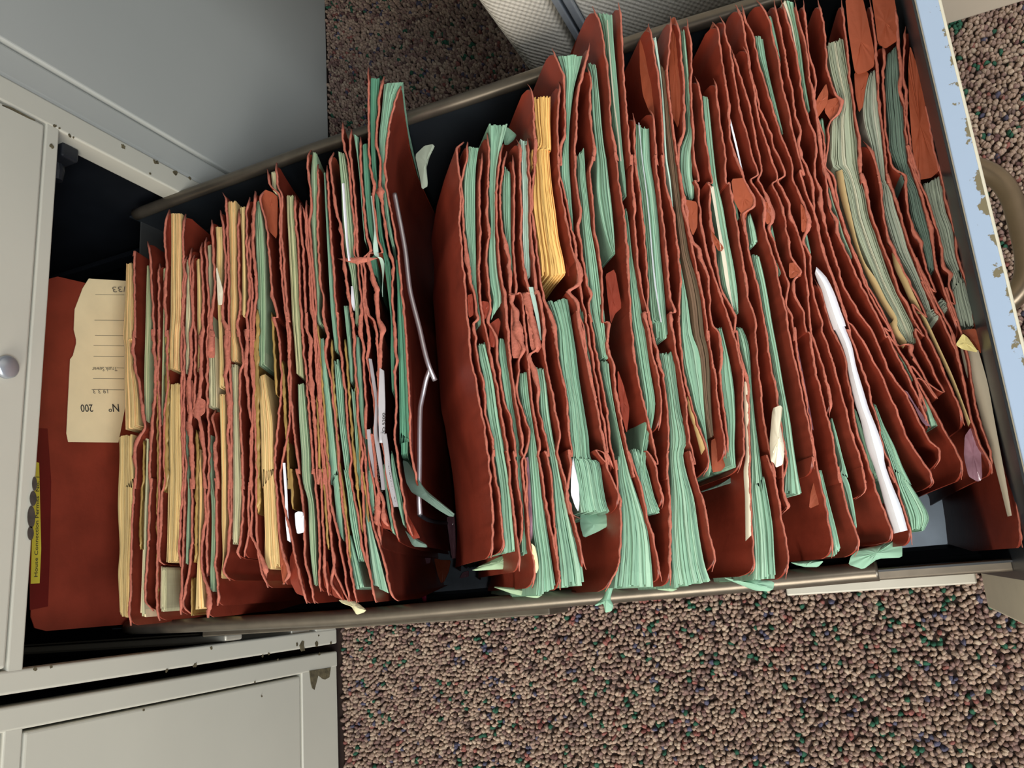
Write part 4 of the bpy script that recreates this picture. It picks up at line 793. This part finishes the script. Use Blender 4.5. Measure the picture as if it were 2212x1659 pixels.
# ------------------------------------------------------------------ bundles of slips
def bundle(name, L, R, right, kind, z=.2914):
    Lr = resample(np.asarray(L)[:, :2], n=46); Rr = resample(np.asarray(R)[:, :2], n=46)
    wid = float(np.median(np.abs(Rr[:, 0] - Lr[:, 0]))); k = int(np.clip(round(wid / 1.8), 4, 26)); n = 46
    us = np.sort(np.r_[0, np.clip((np.arange(1, k) + rng.uniform(-.35, .35, k - 1)) / k, .01, .99), 1])
    V = []; F = []; TT = []; off = 0
    length = np.hypot(*(Lr[-1] - Lr[0]))
    D0 = z - FZ
    fan = 1.5 if name[0] == 'N' else 1.5 if name == 'FR' else .8
    dd = [0, .0018, .006, .02, .06, .13, D0]
    for i in range(k):
        e0 = abs(rng.normal(0, 2.4)) * fan / length; e1 = abs(rng.normal(0, 3.2)) * fan / length
        tt = np.linspace(e0, 1 - e1, 34) * (n - 1)
        f = np.clip(tt.astype(int), 0, n - 2); g = (tt - f)[:, None]
        lo = Lr[f] * (1 - g) + Lr[f + 1] * g; hi = Rr[f] * (1 - g) + Rr[f + 1] * g
        j = wob(34, .010, 6)
        ua = us[i] + (j if i else 0); ub = us[i + 1] + (wob(34, .008, 6) if i < k - 1 else 0)
        a = lo + (hi - lo) * np.reshape(ua, (-1, 1)); c = lo + (hi - lo) * np.reshape(ub, (-1, 1))
        zz = z - abs(rng.normal(0, .0011)) - (.0012 if i in (0, k - 1) else 0)
        end = np.minimum(np.arange(34), 33 - np.arange(34)); zt = zz - np.clip(2 - end, 0, 2) * .0004
        A = atz(a, zt); B = atz(c, zt)
        # a crown to each sheet's edge so that neighbouring sheets read apart
        rows = []
        for d in dd: rows.append(down(A, d * np.ones(34) if d < D0 else zt - FZ, D0, right))
        for d in dd[::-1]: rows.append(down(B, d * np.ones(34) if d < D0 else zt - FZ, D0, right))
        W = np.stack(rows, 1); m = W.shape[1]
        V.append(W.reshape(-1, 3)); fc = grid_faces(34, m, True) + off
        F += [list(map(int, q)) for q in fc]
        for base in (0, 33 * m):
            h = len(dd)
            for r in range(h - 1):
                q = [off + base + r, off + base + r + 1, off + base + m - 2 - r, off + base + m - 1 - r]
                F.append(q if base else q[::-1])
        off += W.shape[0] * m
        t = rng.uniform(.76, 1.12); wt = np.array([t, t, t])
        if rng.random() < .19: wt = np.array([1.32, 1.16, 1.20]) * rng.uniform(.9, 1.05)
        elif rng.random() < .10: wt = wt * .78
        TT.append(np.repeat(wt[None], W.shape[0] * m, 0))
    return np.vstack(V), F, np.vstack(TT)
CW = {'tan': 'tan', 'pale': 'pale buff', 'olive': 'olive', 'gold': 'buff yellow', 'sage': 'sage green', 'green': 'green', 'deep': 'deep green', 'mint': 'pale mint', 'brown': 'dirty brown', 'cream': 'cream', 'grey': 'grey green', 'slate': 'slate green', 'moss': 'broad grey olive'}
rows = {}
for ln in STK.strip().split('\n'):
    t = ln.split(); i = t.index('L'); j = t.index('R')
    rows.setdefault(t[0], []).append((t[1], trace(t[i + 1:j]), trace(t[j + 1:])))
def xkey(s): return float(np.median(np.r_[s[1][:, 0], s[2][:, 0]])) - .12 * float(np.median(np.r_[s[1][:, 1], s[2][:, 1]]))
for rw, lst in rows.items():
    lst.sort(key=xkey); cnt = {}
    for i, (kind, L, R) in enumerate(lst):
        V, F, T = bundle(rw, L, R, rw[1] == 'R', kind)
        o = mesh('slip_bundle', V, F, M[kind], None, False, tint=T)
        k = cnt.get(kind, 0); cnt[kind] = k + 1
        tot = sum(1 for q in lst if q[0] == kind)
        where = {'UL': 'far row between cabinet and wire', 'NL': 'near row between cabinet and wire', 'FR': 'far row between wire and drawer front', 'NR': 'near row between wire and drawer front'}[rw]
        if rw == 'FR' and kind == 'gold': lb = 'thick bundle of bright yellow slips leaning at the middle of the drawer'
        elif tot == 1: lb = 'only bundle of %s slips in the %s' % (CW[kind], where)
        else: lb = '%s bundle of %s slips from the cabinet, %s' % (ORD[k], CW[kind], where)
        tag(o, lb, 'papers', 'bundles of permit slips in the open drawer')

# ------------------------------------------------------------------ ochre guide cards
gl = sorted([trace(l.split()) for l in GUIDE.strip().split('\n')], key=lambda P: P[:, 0].mean() - .12 * P[:, 1].mean())
for i, P in enumerate(gl):
    body, lip, T = cover(P, False, .2915, .0005, .004)
    o = mesh('guide_card', body[0], body[1], M['ochre'], None, True); fixnormals(o); o.data.set_sharp_from_angle(angle=math.radians(40))
    l = mesh('card_edge', lip[0], lip[1], M['ochre_edge'], None, True); fixnormals(l); l.parent = o
    tag(o, '%s narrow ochre guide card from the cabinet among the rear folders' % ORD[i], 'divider card', 'ochre guide cards in the rear half')

# ------------------------------------------------------------------ loose pieces
def sheet(name, tok, z, m, gx=0.0, gy=0.0, th=.0006, curl=0.0):
    if z > .275: z += .005
    P = trace(tok.split())[:, :2]
    # soften the outline
    Q = []
    for i in range(len(P)):
        a, c = P[i], P[(i + 1) % len(P)]
        for t in (.12, .37, .63, .88): Q.append(a * (1 - t) + c * t)
    Q = np.array(Q); cx, cy = Q.mean(0)
    rings = []
    for s in (1.0, .66, .33):
        R_ = np.array([cx, cy]) + (Q - (cx, cy)) * s
        zz = z + gx * (R_[:, 0] - cx) + gy * (R_[:, 1] - cy) + curl * (1 - s * s) + rng.normal(0, .0002, len(R_))
        rings.append(atz(R_, zz))
    c = atz(np.array([[cx, cy]]), np.array([z + curl]))
    n = len(Q); V = np.vstack(rings + [c]); F = []
    for r in (0, 1):
        for i in range(n): F.append([r * n + i, r * n + (i + 1) % n, (r + 1) * n + (i + 1) % n, (r + 1) * n + i])
    for i in range(n): F.append([2 * n + i, 2 * n + (i + 1) % n, 3 * n])
    V2 = V.copy(); V2[:, 2] -= th; k = len(V)
    F += [[q + k for q in f][::-1] for f in F]
    for i in range(n): F.append([i, i + k, (i + 1) % n + k, (i + 1) % n])
    o = mesh(name, np.vstack([V, V2]), F, m, None, True); fixnormals(o); o.data.set_sharp_from_angle(angle=math.radians(50)); return o
def strip(name, Lt, Rt, zl, zr, m, bow=0.0, th=.0006, n=40):
    zl, zr = max(zl + .008, zr + .0015), zr + .005
    L = resample(trace(Lt.split())[:, :2], n=n); R_ = resample(trace(Rt.split())[:, :2], n=n); C = 7; rows = []
    for j in range(C):
        t = j / (C - 1); zz = zl * (1 - t) + zr * t + bow * math.sin(math.pi * t)
        rows.append(atz(L * (1 - t) + R_ * t, np.full(n, zz)))
    V = np.stack(rows, 1).reshape(-1, 3); F = [list(map(int, q)) for q in grid_faces(n, C)]
    V2 = V.copy(); V2[:, 2] -= th; k = len(V); nf = len(F)
    F += [[q + k for q in f][::-1] for f in F]
    bd = [(i * C, (i + 1) * C) for i in range(n - 1)] + [(i * C + C - 1, (i + 1) * C + C - 1) for i in range(n - 1)] + [(j, j + 1) for j in range(C - 1)] + [((n - 1) * C + j, (n - 1) * C + j + 1) for j in range(C - 1)]
    for a, c in bd: F.append([a, c, c + k, a + k])
    o = mesh(name, np.vstack([V, V2]), F, m, None, True); fixnormals(o); o.data.set_sharp_from_angle(angle=math.radians(50)); return o
def part(fid, o, lb=None):
    under(o, folders[fid]); 
    if lb: o['label'] = lb
    return o
# lips folded over flat
for fid, tok, z, gx in [
    ('R20', 'G1 770,-30 925,-30 968,150 1030,450 1032,590 960,640 880,662 852,630 800,300', .2885, -.00003),
    ('R20', 'G1 850,640 985,645 950,800 930,950 892,1008 862,850', .2860, 0),
    ('R21', 'G1 1008,-30 1208,-30 1240,150 1240,360 1130,432 1062,385 1035,150', .2890, -.00002),
    ('R22', 'G1 1350,400 1335,600 1342,900 1370,1300 1400,1500 1432,1608 1540,1590 1612,1530 1560,1300 1480,900 1420,600', .2890, -.00002),
    ('R18', 'G1 520,880 600,745 620,830 610,930 520,1058 492,960', .2890, 0), ('R19', 'G1 600,900 700,870 745,900 740,950 650,1095 585,1000', .2875, 0),
    ('R13', 'F2 735,30 865,20 970,240 968,290 900,360 830,375 760,240', .2885, 0), ('R13', 'F2 820,370 900,350 880,440 890,560 850,500', .2880, 0),
    ('R11', 'F2 272,232 400,260 398,500 350,600 292,400', .2890, 0), ('R10', 'F3 505,1100 550,1070 610,1120 645,1230 640,1340 600,1385 515,1400', .2790, 0),
    ('R14', 'F2 1060,260 1100,255 1165,420 1155,470 1080,480', .2890, 0), ('R12', 'F2 530,520 570,590 660,710 640,750 600,740 560,660', .2895, 0),
    ('R15', 'F2 1425,270 1460,310 1520,500 1500,545 1435,560 1430,420', .2890, 0), ('R15', 'F2 1310,870 1360,860 1435,975 1430,1000 1310,1020', .2890, 0),
    ('R03', 'D2 760,170 810,190 870,590 850,670 770,670 755,400', .2870, 0), ('R04', 'D2 905,250 975,260 1020,420 1045,560 1010,620 945,590', .2885, 0), ('R04', 'D2 880,60 960,30 972,230 900,262', .2885, 0),
    ('R02', 'D2 555,350 640,290 660,330 632,480 600,570 555,560', .2870, 0), ('R02', 'D2 480,130 550,140 565,240 480,340', .2880, 0), ('R01', 'D2 345,80 395,60 405,260 360,290', .2880, 0),
    ('R06', 'E2 85,480 130,700 225,1050 230,1130 120,1220 100,1130 60,700 10,330 0,100', .2760, 0), ('R08', 'E2 470,1190 560,1140 625,1500 560,1560 520,1659 490,1400', .2850, 0),
    ('R09', 'E3 585,600 640,750 695,960 690,1060 670,1210 620,1020 590,800', .2880, 0), ('R14', 'H 470,110 540,250 545,325 415,385 430,250', .2820, 0),
    ('R10', 'E1 1295,400 1390,250 1430,450 1500,950 1515,1200 1400,1130 1330,950 1300,700', .2780, .00012), ('R11', 'E1 1600,200 1640,165 1690,260 1735,900 1680,1280 1620,1150 1590,700', .2830, .00006),
    ('R12', 'F1 575,200 600,210 700,800 715,1000 640,1150 560,800 480,820 410,640', .2550, .0001),
    ('L16', 'C3 345,760 420,640 430,700 420,900 395,1030 360,880', .2860, 0), ('L17', 'C3 385,700 440,690 480,850 490,890 420,870', .2870, 0), ('L18', 'C3 625,745 700,880 740,955 680,965 625,880', .2820, 0),
    ('L12', 'B3 395,950 430,860 540,1200 550,1330 460,1300 400,1180', .2840, 0), ('L13', 'B3 730,960 770,980 800,1150 800,1300 740,1230 720,1080', .2840, 0), ('L14', 'B3 850,1110 880,1160 940,1370 830,1330 805,1230', .2840, 0),
    ('L10', 'B3 70,900 170,1030 150,1190 120,1120', .2860, 0), ('L10', 'B3 285,700 400,1070 330,1215 300,1000', .2860, 0), ('L05', 'A2 860,720 940,760 930,880 880,925 795,890', .2890, 0), ('L04', 'A2 740,560 815,560 820,900 760,900', .2870, 0),
    ('L06', 'A2 960,60 1028,60 1030,335 962,335', .2880, 0), ('L10', 'B1 95,500 140,455 205,480 248,520 240,900 165,820', .2840, -.0001), ('L03', 'A1 545,430 575,335 598,400 598,900 545,900', .2830, 0)]:
    part(fid, sheet('folded_lip', tok, z, M['orange'] if fid[0] == 'R' and int(fid[1:]) in (10, 11, 12, 13, 14, 15, 18, 19, 20, 21, 22) or fid == 'L10' else M['edge'] if fid in ('L04', 'L05', 'L06', 'R03', 'R04') else M['red'], gx), 'folded over lip of the cover')

def loose(o, lb, cat, group=None): return tag(o, lb, cat, group)
# card on the rear folder
cardp = [(191, 602), (273, 607), (271, 873), (255, 956), (147, 955), (143, 936), (151, 776), (157, 768), (164, 742), (164, 733), (159, 712), (161, 668), (178, 623)]
b = MB(); b.prism(facepoly(cardp, XF + .0012), (.0005, 0, 0)); card = b.build('permit_card', M['manila'])
loose(card, 'cream permit card printed No 200, turned upside down on the rear red folder', 'card')
xc = XF + .0019
text_px('printed_number', 'N\u00ba', (257, 873), (233, 873), xc, .0105, M['ink'], card); text_px('printed_number', '200', (200, 874), (173, 874), xc, .0095, M['ink'], card)
text_px('typed_text', 'Trunk Sewer', (252, 793), (198, 793), xc, .0055, M['pencil'], card); text_px('typed_text', '19 3 3', (235, 841), (200, 841), xc, .0055, M['pencil'], card)
text_px('typed_text', '/33', (270, 619), (241, 620), xc, .0075, M['pencil'], card)
b = MB()
for y, x0 in [(636, 206), (691, 204), (724, 205), (746, 202), (769, 202), (794, 252), (817, 201), (841, 198)]:
    a0 = at((x0, y), 0, xc - .0001); a1 = at((268, y + .8), 0, xc - .0001); b.prism([a0, a1, a1 + np.array((0, -.0004, 0)), a0 + np.array((0, -.0004, 0))], (.0001, 0, 0))
b.build('ruled_lines', M['pencil'], card)

loose(strip('paper_sheet', 'G2 350,1010 400,1150 450,1350 520,1550 G3 500,0 580,150 640,330 670,500 720,720 780,900 850,1200 H 940,-20 1010,200 1060,400 1125,590', 'G2 365,945 450,1030 530,1180 590,1350 640,1500 G3 628,0 700,200 740,400 800,600 860,800 940,1000 1000,1200 H 1045,-20 1118,200 1180,350 1240,562', .272, .290, M['white_flat'], .006), 'long curled white sheet standing out between the red folders', 'paper')
loose(strip('paper_strip', 'F3 805,550 815,900 824,1300 E4 1602,200 1610,500 1615,935', 'F3 848,535 862,900 870,1300 E4 1652,200 1664,500 1670,880', .282, .289, M['cream_flat'], .001), 'narrow cream card strip beside green slips left of the crumpled cream paper', 'paper')
crm = sheet('crumpled_paper', 'F3 1085,795 1160,765 1182,790 1150,900 1175,1050 1195,1150 1195,1240 1180,1325 1118,1352 1098,1310 1068,1290 1058,1110', .2935, M['cream_flat'], 0, 0, .0008, .004); loose(crm, 'crumpled cream paper tucked among the near row of green slips', 'paper')
loose(strip('card_strip', 'G2 545,50 570,200 620,400 680,600 750,830 850,1050 950,1250 1080,1500 G3 1040,0 1120,150 1180,232', 'G2 610,25 650,250 700,480 750,700 830,920 920,1050 1020,1250 1130,1470 G3 1128,0 1220,170', .280, .2875, M['buff_flat'], .001), 'long tan card strip left of the broad olive slips near the drawer front', 'card')
loose(strip('card_strip', 'G2 1070,790 1100,950 1170,1100 1250,1280 1320,1400 K 160,250 260,450 330,600 410,800 430,855', 'G2 1110,825 1180,950 1250,1130 1320,1280 1400,1450 K 222,330 290,470 350,600 440,835', .280, .288, M['buff_flat'], .001), 'tan card strip with white edge, second strip behind the drawer front', 'card')
loose(strip('card_strip', 'F3 250,600 300,850 350,1000 412,1232', 'F3 275,600 335,830 395,1000 452,1170', .279, .287, M['tan_flat'], .001), 'short tan card strip in front of the orange folder lip, mid drawer', 'card')
gf = strip('card_sheet', 'K 392,480 420,600 460,700 500,850 560,1050 620,1290', 'K 478,485 522,640 552,800 580,950 612,1120 640,1285', .276, .287, M['pale'], .001)
gf.data.materials[0] = mat('putty_card', (176, 166, 146), .6, var=.05, scale=30); loose(gf, 'putty grey card with a yellow turned corner by the drawer front', 'card')
yc = sheet('turned_corner', 'K 368,458 402,405 425,420 480,496 400,480', .2905, mat('pale_yellow', (226, 212, 142), .6)); yc.parent = gf; yc['label'] = 'yellow turned corner'
part('R23', sheet('folded_lip', 'K 390,388 470,380 492,500 482,490 425,420 404,402', .287, M['orange']), 'folded over lip of the cover')
part('R21', sheet('folded_lip', 'K 440,860 470,880 490,960 497,1110 475,1122 430,1095 408,1000 412,900', .2830, M['violet']), 'dull violet worn lip')
loose(strip('paper_strip', 'F1 728,1080 760,1220 845,1560', 'F1 740,1070 795,1290 852,1550', .283, .286, M['white_flat']), 'thin bluish white sheet edge right of the tall mid-drawer folder', 'paper')
loose(sheet('paper_slip', 'A1 1043,880 1112,1140 1100,1282 1064,1284', .2900, M['cream_flat'], .0001), 'small white triangular slip among the tan bundles', 'paper')
loose(strip('paper_strip', 'B1 824,400 840,700 868,1000 880,1092', 'B1 842,395 862,700 886,1000 902,1090', .288, .2885, M['white_flat'], .0006), 'narrow bright white sheet edge in the pale green slips behind the wire', 'paper')
sl = strip('paper_strip', 'B1 905,1320 915,1500 930,1540', 'B1 920,1318 930,1420 938,1500', .288, .2885, M['white_flat']); loose(sl, 'tiny white slip end below the narrow white sheet edge', 'paper')
loose(strip('paper_strip', 'C1 312,1130 340,1400 365,1640 C2 395,60 415,350', 'C1 325,1130 360,1450 380,1640 C2 412,160 420,400', .288, .2884, M['mint_flat']), 'thin white-green sheet edge behind the pink diamond shaped lip', 'paper')
loose(sheet('index_tab', 'B3 445,500 480,482 520,488 530,530 532,690 470,706 455,640', .2935, M['white_flat'], 0, 0, .001), 'small white index tab standing among the rear folders', 'index tab')
loose(strip('paper_strip', 'B3 325,0 345,300 355,600 372,770', 'B3 348,0 368,300 376,500 402,790', .286, .2875, M['white_flat']), 'pale blue sheet edge left of the small white index tab', 'paper')
loose(strip('paper_strip', 'E1 972,205 1000,600 1035,1000 1075,1300 1105,1600', 'E1 978,195 1010,600 1045,1000 1085,1300 1115,1600', .2868, .287, M['cream_flat']), 'cream sheet edge in the green slips under the tall peaked lip', 'paper')
loose(strip('paper_strip', 'E1 1286,1220 1326,1640 E2 846,350 886,750 905,1000 935,1300 990,1640', 'E1 1294,1220 1334,1640 E2 854,350 896,750 916,1000 948,1300 1000,1640', .2868, .287, M['white_flat']), 'white sheet edge running down the green slips mid drawer', 'paper')
loose(strip('paper_strip', 'F2 527,105 592,480 640,800 700,1150 748,1305', 'F2 560,105 625,520 680,800 728,1150 756,1320', .2868, .2872, M['cream_flat']), 'broad cream sheet edge in green slips left of the rusty orange lobe', 'paper')
loose(strip('paper_strip', 'D2 925,0 985,250 1038,500', 'D2 968,0 1018,250 1048,505', .2872, .2876, M['mint_flat']), 'pale mint sheet end beside the thick yellow slips', 'paper')
loose(sheet('paper_sheet', 'D3 1378,120 1400,240 1435,400 1440,560 1428,650 1400,600 1358,480 1362,300', .2868, M['white_flat'], 0, 0, .0008), 'white sheet corner with orange spots by the big green bundle', 'paper')
loose(sheet('card_slip', 'D3 975,955 1010,990 1035,1100 1045,1200 1020,1252 1005,1150 985,1050', .2890, M['manila']), 'cream card corner standing at the near end of the green slips', 'card')
loose(sheet('violet_strip', 'D3 922,130 945,120 965,400 985,700 985,900 965,945 945,850 925,400', .2870, M['violet']), 'narrow violet plastic strip between green slips past the gap', 'plastic strip')
loose(strip('plastic_sleeve', 'F3 1260,40 1300,250 1360,600 1420,950 G3 255,830 300,1080 350,1350', 'F3 1290,20 1340,300 1400,600 1470,1000 G3 290,830 330,1080 380,1420', .282, .286, M['violet']), 'clear violet plastic sleeve edge behind the curled white sheet', 'plastic strip')
loose(strip('plastic_sleeve', 'G3 1190,620 1280,760 1370,930 1400,960', 'G3 1225,640 1310,780 1400,900 1440,960', .283, .286, M['violet']), 'short violet plastic sleeve end near the drawer front', 'plastic strip')
# torn green sheets that stick out at the ends
GT = 'torn green slips sticking out of the bundles'
for tok, z, mm, lb in [
    ('C1 680,790 760,712 828,700 842,715 800,800 770,900 785,1045 738,1075 722,980', .262, 'grey', 'torn dull green sheet sticking into the gap beside the far drawer wall'),
    ('D3 390,1225 500,1165 620,1110 740,1060 818,1085 805,1180 780,1205', .262, 'sage', 'pale green sheet ends under the big glossy red folder'),
    ('D3 590,1375 850,1390 1010,1370 1085,1460 1025,1492 800,1450', .262, 'sage', 'green sheet corner hanging over the near drawer side past the gap'),
    ('D3 1452,665 1448,780 1482,905 1620,845 1752,770 1738,668', .2745, 'green', 'broad green leaf ends below the thick green bundle'),
    ('E4 150,1560 240,1480 300,1300 342,1345 302,1495 335,1560 320,1612 258,1632 238,1540 180,1565', .262, 'green', 'ragged green strip curling over the near drawer rim'),
    ('E4 1385,1285 1600,1330 1690,1290 1895,1330 1885,1400 1840,1425 1700,1415', .266, 'green', 'crumpled green sheet ends over the near drawer rim, mid right'),
    ('E4 720,1385 900,1375 960,1400 905,1425 780,1410', .266, 'sage', 'small green sheet edge over the near rim, middle'),
    ('H 835,720 1000,690 1080,660 1150,640 1195,700 1195,790 990,800 870,890 745,850 765,780', .268, 'green', 'creased green sheet corner below the curled white sheet'),
    ('H 260,830 440,815 540,820 490,870 380,870 300,850', .262, 'green', 'frayed green sheet edge right of the near rim'),
    ('E4 1185,455 1370,380 1530,285 1525,365 1420,390 1300,430 1190,462', .270, 'slate', 'slate green bundle bottom end over a dark red cover'),
    ('B3 880,1365 1000,1350 1090,1410 1155,1465 1130,1490 1060,1512 1010,1430 920,1400', .262, 'pale', 'torn buff sheet hanging over the near rim behind the gap'),
    ('C3 590,290 640,310 700,440 800,560 1030,745 1025,775 985,770 900,720 760,620 670,570 620,480', .274, 'slate', 'dark green sheet sweeping across the dark red folder by the wire'),
    ('C3 610,890 640,920 790,1010 800,1038 680,1030', .270, 'slate', 'dark green sheet tip under the folder by the wire'),
    ('D1 640,140 700,150 770,210 740,260 690,300 660,300', .2700, 'green', 'fanned green sheet tips at the far end past the gap')]:
    loose(sheet('torn_slip', tok, z, M[mm + '_flat'], 0, 0, .0007, .002), lb, 'paper', GT)
# dangling bits at the gap
part('L18', sheet('torn_tongue', 'C3 858,1128 930,1145 1002,1145 985,1240 945,1330 918,1342 890,1270', .075, M['orange']), 'loose orange tongue of the cover')
part('L17', sheet('magenta_edge', 'C3 728,1182 765,1182 797,1500 762,1502', .062, M['magenta']), 'magenta bottom edge')
part('L18', sheet('clear_tape', 'C3 965,780 1000,770 1035,770 1050,1130 1010,1132', .115, M['violet']), 'shiny clear tape')
part('L17', sheet('clear_tape', 'C3 400,1060 480,1075 760,1165 830,1120 825,1170 770,1180', .105, M['violet']), 'shiny clear tape')
part('R01', sheet('clear_tape', 'D3 280,1300 310,1240 370,1220 370,1280', .070, M['violet']), 'shiny clear tape')
# printed label tapes
t2 = strip('label_strip', 'C2 395,1005 385,1300 396,1640 C3 405,60 432,200 448,380 484,560 515,690', 'C2 430,1030 440,1300 440,1640 C3 448,60 470,200 490,380 524,560 552,690', .2895, .290, M['tape']); loose(t2, 'long grey label strip typed CONNECTIONS 5201 TO 5200 behind the wire', 'label')
t1 = strip('label_strip', 'C2 300,925 325,1100 355,1300 C3 345,60 368,230 398,420 412,545', 'C2 325,930 352,1100 378,1300 C3 376,60 402,230 428,420 438,545', .2885, .289, M['tape']); loose(t1, 'second grey label strip typed CONNECTIONS, left of the longer one', 'label')
t3 = strip('label_strip', 'C3 285,30 300,200 330,360 345,440', 'C3 315,30 330,200 350,360 358,440', .2885, .289, M['tape']); loose(t3, 'short blank grey label strip, leftmost of the label strips', 'label')
def text_top(s, p0, p1, z, h, par):
    W = WIN['C3']; f = lambda p: at((W[0] + p[0] / W[2], W[1] + p[1] / W[2]), 2, z); a = f(p0); c = f(p1)
    text('typed_text', s, a, c - a, np.cross((0, 0, 1), c - a), h, M['ink'], par, np.linalg.norm(c - a), .0005)
text_top('USE', (541, 695), (526, 605), .2954, .0036, t2); text_top('CONNECTIONS', (512, 560), (468, 285), .2954, .0036, t2); text_top('5201', (463, 225), (449, 130), .2954, .0036, t2); text_top('TO 5200', (448, 85), (446, -110), .2954, .0036, t2)
text_top('USE', (430, 560), (424, 520), .2944, .0032, t1); text_top('CONNECTIONS', (412, 480), (385, 190), .2944, .0032, t1)
# bent wire divider leaning on the face at the gap
def wz(p, z): return tuple(at(p, 2, z))
d_ = empty('wire_divider', wz((905, 1000), .06), 'bent silver wire divider standing in the gap between the two halves of the file', 'wire divider')
def curve(pts, n=8):
    P = np.array(pts, float); return [tuple(q) for q in resample(P, n=n * len(pts))]
b = MB(); b.tube(curve([wz((852, 419), .262), wz((860, 460), .263), wz((875, 540), .264), (wz((886, 630), .264)), wz((905, 705), .263), wz((930, 800), .260), wz((940, 822), .256)]), .0019, 10)
b.build('long_arm', M['chrome'], d_, True)
b = MB(); b.tube(curve([wz((929, 797), .2605), wz((922, 815), .258), wz((914, 850), .257), wz((908, 880), .258), wz((907, 900), .259), wz((906, 1000), .260), wz((905.5, 1090), .260), wz((907, 1112), .258)]), .0019, 10)
b.build('lower_arm', M['chrome'], d_, True)
b = MB(); b.tube(curve([wz((907, 1112), .258), wz((925, 1123), .20), wz((950, 1129), .14), wz((978, 1131), .09), wz((985, 1131), .054)]), .0017, 10); b.build('foot_wire', M['dark_metal'], d_, True)
